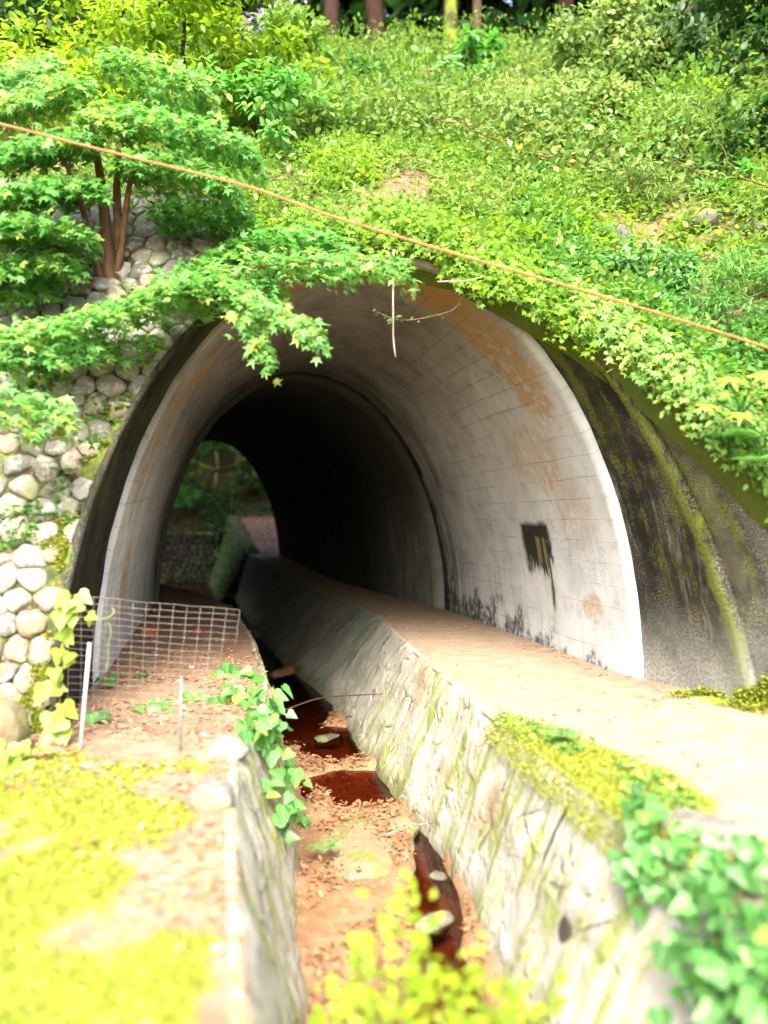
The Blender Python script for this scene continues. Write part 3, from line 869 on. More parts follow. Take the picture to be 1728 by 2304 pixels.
def ridge_pt(th, g=0.0):
    p0 = arch_pt(MOUTH, th, 0.055)
    return arch_pt(MOUTH, th, 0.055 + g) + ridge_offset(th, p0[2] / 4.25)

def make_wing():
    NTH, NT = 40, 26
    verts, uvs, ridge = [], [], []
    for i in range(NT):
        t = i / (NT - 1) * 3.0
        acc, prev = 0.0, None
        for j in range(-1, NTH):
            zmax = float(np.interp(t, [0, 0.3, 0.6, 0.8, 1.2, 3.0], [3.45, 3.1, 2.6, 1.95, 1.45, 1.1]))
            th = math.asin(min(0.99, zmax / 4.25)) * max(j, 0) / (NTH - 1)
            p = ridge_pt(th, 0.03) + np.array([0.46 * t, 0.07 - 0.93 * t, 0])
            if j < 0: p[2] -= 0.5
            if prev is not None: acc += np.linalg.norm(p - prev)
            prev = p.copy()
            # shallow rounded grooves running up the face
            gr = 0.02 * math.sin(t * 5.0 + 0.8 * fbm((t, p[2] * 0.4, 0), 1.0, 2, 3.0)) * (1 if t > 0.1 else t * 10)
            p = p + np.array([-0.85, -0.3, 0]) * (0.05 * fbm(p, 2.0, 4, 6.0) + gr)
            verts.append(p)
            uvs.append((t + 2.0, acc - 0.5))
            ridge.append(max(0.0, 0.7 - abs(t - 0.02) / 0.12))
    o = mesh_py("wing_wall", verts, grid_faces(NT, NTH + 1), MT['collar'], tunnel, True, uvs)
    set_attr(o, "ridge", ridge)
    set_attr(o, "side", [1.0] * len(verts))
make_wing()

# ------------------------------------------------------------------ channel: edges, walls, bed
R_TOP = [(1.95, 1.2), (1.72, 2.5), (1.48, 3.4), (1.27, 4.03), (1.10, 5.0), (0.97, 5.9), (0.86, 6.5), (0.66, 7.8), (0.30, 10.0), (-0.11, 13.0), (-1.04, 16.0), (-2.27, 20.0), (-4.9, 28.0)]
R_BOT = [(0.80, 1.2), (0.72, 2.5), (0.66, 3.4), (0.62, 4.3), (0.60, 5.0), (0.55, 5.7), (0.43, 6.56), (0.09, 7.63), (-0.34, 9.48), (-1.01, 12.2), (-2.0, 14.8), (-3.4, 19.5), (-5.4, 28.0)]
L_TOP = [(-0.15, 1.2), (-0.43, 2.5), (-0.64, 3.46), (-0.82, 4.29), (-0.98, 5.2), (-1.02, 5.9), (-1.0, 6.6), (-1.12, 7.6), (-1.36, 8.8), (-1.84, 10.9), (-2.78, 14.4), (-4.0, 17.0), (-5.9, 20.0)]
L_BOT = [(0.05, 1.2), (-0.12, 2.5), (-0.26, 3.6), (-0.36, 4.4), (-0.55, 5.7), (-0.74, 7.0), (-0.9, 8.0), (-1.25, 9.6), (-1.75, 11.5), (-2.6, 14.4), (-3.8, 17.0), (-5.8, 20.0)]
BED = -1.2

def strip_wall(name, label, top, bot, sgn, mat, y1, n=220, m=26):
    th = thing(name, label, "wall", (polyx(top, 6.0), 6.0, BED))
    verts, uvs, ins = [], [], []
    acc, prev = 0.0, None
    for i in range(n):
        y = 1.2 + (y1 - 1.2) * (i / (n - 1)) ** 1.25
        xt, xb = polyx(top, y), polyx(bot, y)
        pt = np.array([xt, y])
        if prev is not None: acc += np.linalg.norm(pt - prev)
        prev = pt
        zt = floor_z(y) + 0.006 + 0.012 * fbm((xt, y, 0), 3.0, 3, 31.0)
        for j in range(m + 2):
            if j == 0:
                p = np.array([xt + sgn * 0.16, y, zt - 0.035])          # tucked under the path
                v = -0.16
            else:
                s = (j - 1) / m
                rnd = 0.05 * math.exp(-s * 14)
                p = np.array([lerp(xt, xb, s) + sgn * rnd * 0.6, y, lerp(zt, BED - 0.25, s) - rnd * 0.3])
                v = s * 1.55
            a = 0.055 * fbm(p, 2.6, 4, 2.0) + 0.045 * abs(fbm(p, 5.0, 3, 12.0))
            p = p + np.array([-sgn * a, 0, 0.25 * a if j > 0 else 0])
            verts.append(p)
            uvs.append((acc, v))
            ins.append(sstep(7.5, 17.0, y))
    o = mesh_py("stone_face", verts, grid_faces(n, m + 2), mat, th, True, uvs)
    set_attr(o, "inside", ins)
    set_attr(o, "right_face", [1.0 if sgn > 0 else 0.0] * len(verts))
    return th

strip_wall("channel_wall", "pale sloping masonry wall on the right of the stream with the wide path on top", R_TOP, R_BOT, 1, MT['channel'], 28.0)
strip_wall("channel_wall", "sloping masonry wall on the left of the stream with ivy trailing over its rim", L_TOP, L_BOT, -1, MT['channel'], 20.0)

def sheet(name, xl, xr, y0, y1, ny, nx, zf, mat, kind="structure", label=None, cat="ground"):
    verts = []
    for i in range(ny):
        y = lerp(y0, y1, (i / (ny - 1)) ** 1.3)
        a, b = xl(y), xr(y)
        for j in range(nx):
            x = lerp(a, b, j / (nx - 1))
            verts.append((x, y, zf(x, y)))
    o = mesh_py(name, verts, grid_faces(ny, nx), mat)
    return tag(o, label, cat, None, kind)

def path_z(x, y):
    e = abs(x - polyx(R_TOP, y))
    rise = 0.10 * sstep(0.9, 2.2, e) * sstep(8.0, 6.0, y)
    rise += 0.45 * sstep(2.9, 4.2, x) * sstep(7.5, 5.5, y)
    return floor_z(y) + 0.02 * fbm((x, y, 0), 1.3, 3, 5.0) * min(1, e * 4) + rise - 0.03 * sstep(0.09, 0.02, e)

def ledge_z(x, y):
    e = abs(x - polyx(L_TOP, y))
    return 0.03 * fbm((x, y, 0), 1.6, 3, 7.0) * min(1, e * 4) + 0.12 * sstep(1.3, 2.6, e) * sstep(6.2, 4.0, y) - 0.03 * sstep(0.09, 0.02, e)

def moss_left(x, y):
    e = lt(y) - x
    return 0.76 + 1.5 * fbm((x, y, 0), 2.0, 4, 4.0) - 0.75 * sstep(0.32, 0.03, e) - 1.2 * sstep(5.0, 5.7, y) - 0.30 * sstep(0.8, 0.3, e)
def moss_right(x, y):
    e = x - polyx(R_TOP, y)
    w = 0.62 * (math.sin(PI * min(1, max(0, (6.35 - y) / 2.9))) ** 0.7 if 3.45 < y < 6.35 else 0.0)
    a = 0.95 * sstep(w + 0.18, w - 0.12, e) if w > 0.02 else 0.0
    xw = 2.85 + (7.2 - y) * 0.5
    b = 0.8 * sstep(xw - 0.75, xw - 0.15, x) * sstep(7.1, 6.5, y)
    return max(a, b) + 0.7 * fbm((x, y, 0), 1.5, 3, 9.0)
def rt(y): return polyx(R_TOP, y)
def lt(y): return polyx(L_TOP, y)
def wall_right(y):
    if y > 14.0: return lerp(1.09, -3.55, (y - 14.0) / 13.0) + 0.3
    if y > 7.8: return lerp(2.54, 1.09, (y - 7.8) / 6.2) + 0.2
    return 2.8 + (7.8 - y) * 1.5
def wall_left(y):
    if y > 15.2: return lerp(-4.46, -8.85, (y - 15.2) / 13.1) - 0.3
    if y > 7.57: return lerp(-2.78, -4.46, (y - 7.57) / 7.63) - 0.2
    return -3.0 - (7.57 - y) * 1.2
sheet("footpath", rt, wall_right, 1.2, 28.0, 170, 60, path_z, MT['path'], label="sandy earth footpath beside the stream channel, running into the tunnel", cat="path")
_m = bpy.data.objects["footpath"]
set_attr(_m, "moss", [moss_right(v.co.x, v.co.y) for v in _m.data.vertices])
sheet("ground", wall_left, lt, 1.2, 20.0, 150, 70, ledge_z, MT['ledge'], label="earth ledge left of the stream, mossy in front and bare inside the tunnel", cat="ground")
_m = bpy.data.objects["ground"]
set_attr(_m, "moss", [moss_left(v.co.x, v.co.y) for v in _m.data.vertices])
# ground behind and around the viewpoint
mesh_py("ground", [(-60, -60, -1.7), (60, -60, -1.7), (60, 1.5, -1.7), (-60, 1.5, -1.7)], [(0, 1, 2, 3)], MT['ledge'])
tag(bpy.data.objects["ground.001"], "earth ground lying behind and below the viewpoint", "ground", None, "structure")

POOLS = [(-1.6, 12.0, 0.9, 2.4, 0.20), (-2.8, 16.0, 0.9, 3.0, 0.2), (-0.55, 9.9, 0.6, 0.8, 0.18), (-0.30, 8.25, 0.60, 0.62, 0.20), (0.38, 5.85, 0.18, 0.8, 0.24), (0.36, 6.75, 0.13, 0.6, 0.2), (0.36, 4.7, 0.22, 0.6, 0.22),
         (-6, 24, 3.2, 5, 0.2), (-12, 33, 8, 6, 0.2), (-0.62, 7.45, 0.12, 0.3, -0.12)]
def bed_z(x, y):
    z = BED + 0.05 + 0.05 * fbm((x, y, 0), 1.7, 4, 13.0) + 0.02 * fbm((x, y, 3), 8.0, 2, 1.0)
    for (cx, cy, rx, ry, dp) in POOLS:
        q = ((x - cx) / rx) ** 2 + ((y - cy) / ry) ** 2 + 0.5 * fbm((x, y, 9), 2.5, 2, 2.0)
        z -= dp * sstep(1.35, 0.55, q)
    return z
sheet("stream_bed", lambda y: polyx(L_BOT, y) - 0.35 if y < 20 else lerp(-6.2, -9.5, min(1, (y - 20) / 8)) if y < 28 else -22, lambda y: polyx(R_BOT, y) + 0.35 if y < 28 else -4.0, 1.2, 44.0, 260, 40, bed_z, MT['bed'],
      label="sandy stream bed with banks of brown leaf litter", cat="stream bed")
sheet("water", lambda y: polyx(L_BOT, y) - 0.3 if y < 20 else lerp(-6.2, -9.5, min(1, (y - 20) / 8)) if y < 28 else -22, lambda y: polyx(R_BOT, y) + 0.3 if y < 28 else -4.0, 1.2, 44.0, 60, 8, lambda x, y: BED - 0.035, MT['water'],
      label="shallow reddish brown stream water lying in still pools", cat="water").data.flip_normals()

# ------------------------------------------------------------------ cobble walls
def voronoi_cells(w, h, sp, aspect=1.0, relax=2, seed=1):
    rng = np.random.default_rng(seed)
    pts = []
    ny = int(h / sp) + 2
    for r in range(-1, ny):
        nx = int(w / (sp * aspect)) + 2
        for c in range(-1, nx):
            pts.append(((c + 0.5 * (r % 2)) * sp * aspect + rng.normal(0, 0.22) * sp * aspect, r * sp + rng.normal(0, 0.20) * sp))
    pts = np.array(pts)
    def cell(i):
        p = pts[i]
        R = sp * 2.2
        poly = [(p[0] - R, p[1] - R), (p[0] + R, p[1] - R), (p[0] + R, p[1] + R), (p[0] - R, p[1] + R)]
        d = np.hypot(pts[:, 0] - p[0], pts[:, 1] - p[1])
        for k in np.argsort(d)[1:22]:
            q = pts[k]
            m, n = (p + q) / 2, q - p
            out = []
            for a in range(len(poly)):
                A, B = np.array(poly[a]), np.array(poly[(a + 1) % len(poly)])
                da, db = np.dot(A - m, n), np.dot(B - m, n)
                if da <= 0: out.append(tuple(A))
                if da * db < 0:
                    out.append(tuple(A + (B - A) * da / (da - db)))
            poly = out
            if len(poly) < 3: return None
        return poly
    return [(pts[i], c) for i in range(len(pts)) for c in [cell(i)] if c]

def stone_mesh(name, cells, mapf, inside, mat, parent, gap=0.86, high=0.07, seed=3):
    rng = np.random.default_rng(seed)
    verts, faces, tint = [], [], []
    for (c0, poly) in cells:
        poly = np.array(poly)
        cen = poly.mean(0)
        if not inside(cen[0], cen[1]): continue
        if np.max(np.hypot(*(poly - cen).T)) > 2.0: continue
        for _ in range(2):                                     # round the corners
            nxt = np.roll(poly, -1, axis=0)
            poly = np.stack([poly * 0.8 + nxt * 0.2, poly * 0.2 + nxt * 0.8], 1).reshape(-1, 2)
        n = len(poly)
        size = np.mean(np.hypot(*(poly - cen).T))
        hh = high * (0.7 + 0.7 * rng.random()) * min(1.3, size / 0.10)
        g = gap * (0.90 + 0.12 * rng.random()); amp = 0.028 * rng.random() + 0.012
        tl = rng.normal(0, 0.14, 2)
        o = len(verts)
        for (s, z) in ((1.0, -0.25), (1.0, 0.25), (0.90, 0.62), (0.68, 0.88), (0.36, 1.0)):
            for q in poly:
                r = (q - cen) * g * s
                w = z * hh + (r @ tl) * (1 if z > 0 else 0)
                k_ = 1 + 0.26 * fbm((q[0] * 3 + z * 0.5, q[1] * 3, o * 0.01), 2.6, 2, 4.0)
                p = mapf(cen[0] + r[0] * k_, cen[1] + r[1] * k_, w + amp * fbm((q[0] * 5 * s, q[1] * 5 * s, z + o), 2.2, 3, 4.0))
                verts.append(p)
        verts.append(mapf(cen[0], cen[1], hh * 1.02))
        for k in range(4):
            for j in range(n):
                j2 = (j + 1) % n
                faces.append((o + k * n + j, o + k * n + j2, o + (k + 1) * n + j2, o + (k + 1) * n + j))
        for j in range(n):
            faces.append((o + 4 * n + j, o + 4 * n + (j + 1) % n, o + 5 * n))
        tv = rng.random()
        tint += [tv] * (5 * n + 1)
    ob = mesh_py(name, verts, faces, mat, parent)
    set_attr(ob, "tint", tint)
    return ob

def cob_y(x, z):
    if z < 4.2:
        y = 5.84 + 1.73 * (max(z, 0) / 4.2) ** 1.5
    else:
        y = 7.57 + 0.85 * (z - 4.2) + 0.12 * (z - 4.2) ** 2
    return y + 0.02 - 0.10 * (-2.5 - x)
def ridge_left_x(z):
    h = min(1.0, max(0.0, z / 4.25))
    th = PI - math.asin(min(1.0, h))
    return ridge_pt(th, 0.06)[0]
def cob_map(x, z, w):
    if z < 4.15: x = min(x, ridge_left_x(z) - 0.012)
    e = 0.02
    n = Vector((-0.10, -1.0, (cob_y(x, z + e) - cob_y(x, z - e)) / (2 * e))).normalized()
    return np.array([x + n.x * w, cob_y(x, z) + n.y * w, z + n.z * w])
def cob_in(x, z):
    if z < -0.05 or z > 5.3 or x < -7.5: return False
    if z < 4.15: return x < ridge_left_x(z) - 0.045
    return x < -1.3 - 0.5 * (z - 4.2)

cobwall = thing("cobblestone_wall", "sloping retaining wall of round lichened cobbles left of the tunnel mouth", "wall", (-3.2, 5.8, 0))
cells = voronoi_cells(7.0, 6.0, 0.178, 1.22, seed=5)
cells = [(c + np.array([-7.6, -0.1]), [(a - 7.6, b - 0.1) for a, b in poly]) for c, poly in cells]
stone_mesh("stonework", cells, cob_map, cob_in, MT['cobble'], cobwall, 1.0, 0.036)
vv, nx_, nz_ = [], 60, 50
for i in range(nx_):
    for j in range(nz_):
        z = -0.3 + 5.8 * j / (nz_ - 1)
        xr = ridge_left_x(z) + 0.03 if z < 4.15 else -1.1 - 0.5 * (z - 4.2)
        x = lerp(-8.8, xr, i / (nx_ - 1))
        vv.append(cob_map(x, z, 0.012 * fbm((x, z, 1), 3.0, 3, 2.0)))
mesh_py("mortar_bed", vv, grid_faces(nx_, nz_), MT['mortar'], cobwall)

# ------------------------------------------------------------------ hillside
BND = [(-16, 6.5, 5.6), (-9, 7.9, 5.4), (-5, 8.25, 5.15), (-3.4, 8.2, 4.95), (-2.2, 8.0, 4.6), (-1.3, 7.8, 4.30), (-.6, 7.72, 4.28), (0.0, 7.72, 4.33), (.7, 7.60, 4.15), (1.25, 7.42, 3.78), (1.75, 7.20, 3.42), (2.15, 6.85, 3.0), (2.45, 6.42, 2.55), (2.78, 6.1, 2.1), (3.05, 5.85, 1.65), (3.4, 5.35, 1.25), (4.2, 4.6, 1.0), (6, 3.4, .9), (10, 1.5, .9), (18, -1, .9)]
BX = [b[0] for b in BND]
def hill_point(x, v):
    """v 0 at the foot of the hill, 1 at the crest, to 2 on the far side."""
    y0 = float(np.interp(x, BX, [b[1] for b in BND]))
    z0 = float(np.interp(x, BX, [b[2] for b in BND]))
    yc, zc = 17.0, 11.6 + 0.04 * x
    if v <= 1:
        y = lerp(y0, yc, v)
        z = lerp(z0, zc, v ** 0.92)
        z += 0.30 * fbm((x, y, 0), 0.45, 3, 21.0) * min(1, v * 6)
    elif v <= 1.5:
        t = (v - 1) * 2
        y, z = lerp(yc, 23.5, t), lerp(zc, 13.2, t)
    else:
        t = (v - 1.5) * 2
        y, z = lerp(23.5, 28.9, t), lerp(13.2, 5.1, t)
    return np.array([x, y, z])
hx = sorted(set(list(np.linspace(-16, 18, 90)) + list(np.linspace(-3.5, 4.5, 70))))
hv = list(np.linspace(0, 1, 46)) + list(np.linspace(1.05, 2.0, 16))
verts = []
for x in hx:
    p = hill_point(x, 0)
    verts.append(p + np.array([0.0, 0.28, -0.22]))
    verts += [hill_point(x, v) for v in hv]
hill = mesh_py("hillside", verts, grid_faces(len(hx), len(hv) + 1), MT['hill'])
set_attr(hill, "moss", [m for x in hx for m in [1.0] + [1.0 if v < 0.05 else 0.55 - 0.8 * abs(fbm((x, v * 10, 0), 0.8, 2, 3.0)) for v in hv]])
tag(hill, "steep hillside of soil and leaf litter rising over the tunnel", "hillside", None, "structure")

def hill_normal(x, v):
    a, b = hill_point(x + 0.15, v), hill_point(x - 0.15, v)
    c, d = hill_point(x, min(v + 0.02, 1.99)), hill_point(x, max(v - 0.02, 0))
    n = np.cross(a - b, c - d)
    n /= np.linalg.norm(n) + 1e-9
    return n if n[2] > 0 else -n

def hill_at_px(px, py):
    """Where the line of sight through a photo pixel meets the hillside (for placing plants on it)."""
    best, bp = 1e9, None
    for v in np.linspace(0, 1, 120):
        y0 = None
        x = 0.0
        for _ in range(6):
            p = hill_point(x, v)
            x = (px - 864.0) / FPX * p[1]
        p = hill_point(x, v)
        e = abs((EYE - (py - HZ) / FPX * p[1]) - p[2])
        if e < best:
            best, bp = e, (x, v, p)
    return bp

# ground cover: countless small leaves growing over the slope in uneven clumps
def hill_cover(name, label, n_clump, n_leaf, size, mat, tmpl, tint0, xr, vr, crad, seed, gate=0.0, lift=0.8):
    rng = np.random.default_rng(seed)
    cs = []
    while len(cs) < n_clump:
        x, v = rng.uniform(*xr), rng.uniform(*vr) ** 1.0
        p = hill_point(x, v)
        if fbm(p, 0.55, 3, seed) < gate: continue
        if abs(p[0]) > 0.52 * p[1] + 1.0: continue
        cs.append((p, hill_normal(x, v), crad * rng.uniform(0.5, 1.5) * (0.8 + 0.02 * p[1]), rng.normal(0, 0.16) + 0.25 * fbm(p, 0.8, 2, seed + 3)))
    C = np.array([c[0] for c in cs]); Nn = np.array([c[1] for c in cs]); R = np.array([c[2] for c in cs]); T = np.array([c[3] for c in cs])
    w = R ** 2
    idx = rng.choice(len(cs), n_leaf, p=w / w.sum())
    d = rng.normal(size=(n_leaf, 3)); d /= np.linalg.norm(d, axis=1, keepdims=True)
    side = (d * Nn[idx]).sum(1, keepdims=True)
    d = d - 2 * np.minimum(side, 0) * Nn[idx]
    up = (d * Nn[idx]).sum(1, keepdims=True)
    d = d - up * Nn[idx] * (1 - lift)
    rr = R[idx] * rng.random(n_leaf) ** 0.35
    P = C[idx] + d * rr[:, None] - Nn[idx] * 0.03
    D = d + rng.normal(size=(n_leaf, 3)) * 0.6 + np.array([0, -0.3, -0.3])
    N = d * 0.5 + rng.normal(size=(n_leaf, 3)) * 0.45 + np.array([0, -0.25, 0.9])
    S = size * rng.uniform(0.6, 1.35, n_leaf)
    t = np.clip(tint0 + T[idx] + rng.normal(0, 0.13, n_leaf), 0, 1)
    o = leaf_object(name, tmpl, P, D, N, S, t, mat)
    return tag(o, label, "ground cover", None, "stuff")

hill_cover("ground_cover", "low bright green leafy ground cover spreading over the slope above the tunnel", 1300, 62000, 0.085, MT['cover'], T_HEX, 0.62, (-4.0, 9.0), (0.0, 0.75), 0.30, 31, -0.16)
hill_cover("ground_cover", "bluish green creeping plants on the lower right of the slope", 300, 16000, 0.075, MT['fern'], T_HEX, 0.5, (1.6, 5.0), (0.0, 0.22), 0.22, 37, -0.10)
hill_cover("ground_cover", "fresh lime sprouts scattered over the slope above the arch", 420, 12000, 0.085, MT['limeleaf'], T_HEX, 0.5, (-3.0, 7.0), (0.02, 0.6), 0.24, 39, 0.02)
hill_cover("undergrowth", "taller tangled green undergrowth on the upper slope", 520, 40000, 0.105, MT['bamboo'], T_OVAL, 0.48, (-8.0, 11.0), (0.30, 1.0), 0.6, 47, -0.06)
hill_cover("undergrowth", "darker green bushes scattered through the upper slope", 110, 16000, 0.10, MT['cover'], T_OVAL, 0.22, (-6.0, 10.0), (0.35, 0.98), 0.75, 57, 0.0, 1.0)
hill_cover("fallen_leaves", "brown fallen leaves caught among the plants on the slope", 500, 9000, 0.085, MT['litter'], T_HEX, 0.55, (-6, 10), (0.0, 1.0), 0.35, 53, -0.1, 0.12)

# ------------------------------------------------------------------ foliage builders
def spray(path, width, n, size, tint0=0.5, droop=0.12, up=(0, -0.45, 0.9), taper=True):
    """Leaves laid out in a flat layer either side of a branch."""
    path = np.array(path, float)
    seg = np.linalg.norm(np.diff(path, axis=0), axis=1)
    cum = np.concatenate([[0], np.cumsum(seg)]) / seg.sum()
    t = RNG.random(n)
    P = np.stack([np.interp(t, cum, path[:, k]) for k in range(3)], 1)
    T = np.stack([np.interp(np.clip(t + 0.06, 0, 1), cum, path[:, k]) - np.interp(np.clip(t - 0.06, 0, 1), cum, path[:, k]) for k in range(3)], 1)
    T /= np.linalg.norm(T, axis=1, keepdims=True) + 1e-9
    Lt = np.cross(T, np.array([0, 0, 1.0]))
    Lt /= np.linalg.norm(Lt, axis=1, keepdims=True) + 1e-9
    w = width * (np.sin(PI * np.clip(0.12 + 0.83 * t, 0, 1)) ** 0.6 if taper else 1.0)
    twig = np.round(t * 22 + RNG.normal(0, 0.2, n)) / 22          # leaves gather along side twigs
    lat = RNG.uniform(-1, 1, n)
    gap = np.array([0.55 + 0.45 * math.sin(q * 41.0 + (3.1 if s > 0 else 0.0)) for q, s in zip(twig, lat)])
    lat = lat * (0.45 + 0.55 * gap)
    P = P + Lt * (lat * w)[:, None] + T * (np.abs(lat) * w * 0.45)[:, None]
    P[:, 2] += -droop * np.abs(lat) ** 1.5 + RNG.normal(0, 0.05, n)
    D = T * 0.7 + Lt * (np.sign(lat) * 0.8)[:, None] + RNG.normal(0, 0.35, (n, 3))
    D[:, 2] -= 0.35
    N = np.array(up) + RNG.normal(0, 0.42, (n, 3))
    S = size * RNG.uniform(0.65, 1.3, n)
    ti = np.clip(tint0 + RNG.normal(0, 0.2, n), 0, 1)
    return [P, D, N, S, ti]

def cat_leaves(items):
    return [np.concatenate([i[k] for i in items]) for k in range(5)]

def px_path(pts):
    return [at(*p) for p in pts]

def smooth_path(pts, n=14):
    pts = np.array(pts, float)
    t = np.linspace(0, len(pts) - 1, n)
    out = np.stack([np.interp(t, np.arange(len(pts)), pts[:, k]) for k in range(3)], 1)
    for _ in range(2):
        out[1:-1] = (out[:-2] + 2 * out[1:-1] + out[2:]) / 4
    return out

# ------------------------------------------------------------------ maple beside the portal
mb = at(243, 655, 7.45)
maple = thing("maple_tree", "maple with reddish stems rising from the cobbles, star-leaved boughs reaching over the tunnel mouth", "tree", mb)
for (pts, r) in (([(243, 660, 7.45), (240, 560, 7.4), (228, 420, 7.4), (212, 330, 7.5), (205, 250, 7.6)], 0.075),
                 ([(262, 655, 7.45), (268, 560, 7.5), (258, 430, 7.5), (264, 330, 7.6), (272, 260, 7.8)], 0.062),
                 ([(255, 655, 7.45), (276, 520, 7.4), (288, 400, 7.3), (310, 350, 7.2), (340, 300, 7.1)], 0.040),
                 ([(235, 655, 7.45), (205, 560, 7.3), (180, 440, 7.2), (130, 330, 7.0), (60, 240, 6.8)], 0.040),
                 ([(235, 660, 7.45), (180, 600, 7.2), (140, 560, 7.0), (60, 500, 6.7), (-40, 450, 6.5)], 0.028),
                 ([(240, 665, 7.45), (200, 640, 7.2), (120, 585, 7.0), (40, 560, 6.8)], 0.020),
                 ([(262, 660, 7.45), (330, 640, 7.1), (450, 620, 6.8), (600, 590, 6.6), (820, 590, 6.6)], 0.022),
                 ([(250, 660, 7.45), (300, 672, 7.0), (400, 655, 6.7), (520, 650, 6.5), (610, 690, 6.3), (715, 748, 6.1)], 0.022),
                 ([(245, 660, 7.45), (160, 720, 6.9), (60, 760, 6.5), (-60, 790, 6.2)], 0.024)):
    pp = smooth_path(px_path(pts), 12)
    tubes("stem", [(pp, [r * (1 - 0.75 * i / 11) for i in range(12)])], MT['redbark'], maple, 7)
boughs = []
for (pts, w, n, t0) in (
        ([(-60, 770, 6.2), (110, 745, 6.3), (250, 700, 6.5), (380, 655, 6.6), (500, 640, 6.6)], 0.42, 760, 0.62),
        ([(400, 655, 6.6), (520, 645, 6.5), (610, 690, 6.3), (718, 752, 6.1)], 0.24, 300, 0.66),
        ([(500, 660, 6.5), (560, 700, 6.3), (585, 760, 6.2), (605, 805, 6.15)], 0.12, 70, 0.68),
        ([(-60, 800, 6.0), (60, 800, 6.1), (150, 790, 6.3), (230, 770, 6.5)], 0.22, 230, 0.55),
        ([(-50, 900, 5.7), (40, 890, 5.8), (110, 905, 5.9), (165, 935, 6.0)], 0.16, 80, 0.6),
        ([(-40, 940, 5.6), (30, 940, 5.7), (85, 965, 5.8)], 0.10, 30, 0.8),
        ([(240, 790, 6.6), (290, 770, 6.6), (350, 760, 6.7)], 0.11, 34, 0.35),
        ([(330, 640, 7.0), (480, 600, 6.8), (650, 570, 6.7), (800, 570, 6.6), (930, 618, 6.5)], 0.15, 150, 0.65),
        ([(620, 580, 6.7), (720, 600, 6.6), (780, 605, 6.5)], 0.10, 40, 0.6),
        ([(380, 640, 7.0), (500, 560, 7.3), (640, 530, 7.4), (760, 540, 7.4)], 0.36, 380, 0.4),
        ([(200, 560, 7.2), (130, 530, 6.9), (40, 510, 6.6), (-60, 500, 6.3)], 0.48, 560, 0.55),
        ([(180, 600, 7.1), (110, 590, 6.8), (20, 590, 6.5), (-60, 600, 6.3)], 0.32, 330, 0.6),
        ([(220, 440, 7.3), (150, 420, 7.0), (60, 430, 6.7), (-60, 440, 6.4)], 0.48, 520, 0.4),
        ([(250, 380, 7.4), (330, 370, 7.2), (430, 375, 7.0), (520, 410, 6.9)], 0.36, 360, 0.55),
        ([(230, 330, 7.4), (140, 320, 7.1), (40, 335, 6.8), (-60, 350, 6.5)], 0.50, 560, 0.5),
        ([(240, 290, 7.4), (320, 270, 7.2), (420, 290, 7.1), (560, 330, 7.0)], 0.45, 480, 0.6),
        ([(200, 270, 7.4), (260, 255, 7.1), (310, 275, 6.9)], 0.30, 160, 0.97),
        ([(520, 560, 7.2), (640, 590, 6.9), (760, 610, 6.8), (840, 590, 6.7)], 0.16, 90, 0.65),
        ([(640, 560, 7.3), (780, 565, 7.1), (900, 590, 7.0), (900, 575, 6.9)], 0.14, 80, 0.65),
        ([(400, 600, 7.3), (480, 620, 7.1), (560, 635, 6.9), (620, 640, 6.8)], 0.26, 280, 0.55),
        ([(150, 640, 7.0), (60, 650, 6.8), (-40, 660, 6.6)], 0.22, 140, 0.5),
        ([(330, 480, 7.6), (440, 470, 7.5), (560, 490, 7.5)], 0.38, 260, 0.35),
        ([(120, 130, 7.6), (40, 160, 7.3), (-60, 190, 7.0)], 0.50, 380, 0.7),
        ([(230, 150, 7.8), (340, 160, 7.6), (460, 200, 7.5)], 0.50, 420, 0.7),
        ([(210, 200, 7.5), (110, 200, 7.2), (10, 230, 6.9), (-70, 260, 6.7)], 0.50, 500, 0.72)):
    boughs.append(spray(smooth_path(px_path(pts)), w * 1.35, int(n * 2.6), 0.092, min(0.95, t0 + 0.15)))
leaf_object("crown", T_MAPLE, *cat_leaves(boughs), MT['maple'], maple)

# ------------------------------------------------------------------ trees and shrubs on the slope
def shrub(name, label, cat, px, py, d, radii, n, size, mat, tmpl, tint0=0.5, clumps=40, flat=0.6, stems=4, stem_r=0.018, stem_mat='stem', group=None, csize=0.32, base=None, hollow=0.35):
    """A shrub whose crown is centred at a photo pixel and depth, with stems from the slope below it."""
    c = at(px, py, d)
    if base is None:
        zs = [(abs(hill_point(c[0], v)[1] - c[1] - radii[1] * 0.4), v) for v in np.linspace(0, 1.4, 120)]
        b = hill_point(c[0], min(zs)[1])
    else:
        b = np.array(base, float)
    o = thing(name, label, cat, b, group)
    it = []
    for k in range(stems):
        a = 2 * PI * k / max(1, stems) + 0.7
        e = c + np.array([math.cos(a) * radii[0] * 0.55, math.sin(a) * radii[1] * 0.5, radii[2] * 0.3])
        s = b + np.array([math.cos(a), math.sin(a), 0]) * stem_r * 1.5 - np.array([0, 0, 0.08])
        pp = bend(s, e, 8, 0, 0.10, k * 3.7 + px * 0.01)
        tubes("trunk" if stems == 1 else "stem", [(pp, [stem_r * (1 - 0.7 * i / 7) for i in range(8)])], MT[stem_mat], o, 6)
    leaf_object("crown", tmpl, *crown_leaves(c, radii, n, size, clumps, flat, tint0, 0.16, hollow, csize), MT[mat], o)
    return o

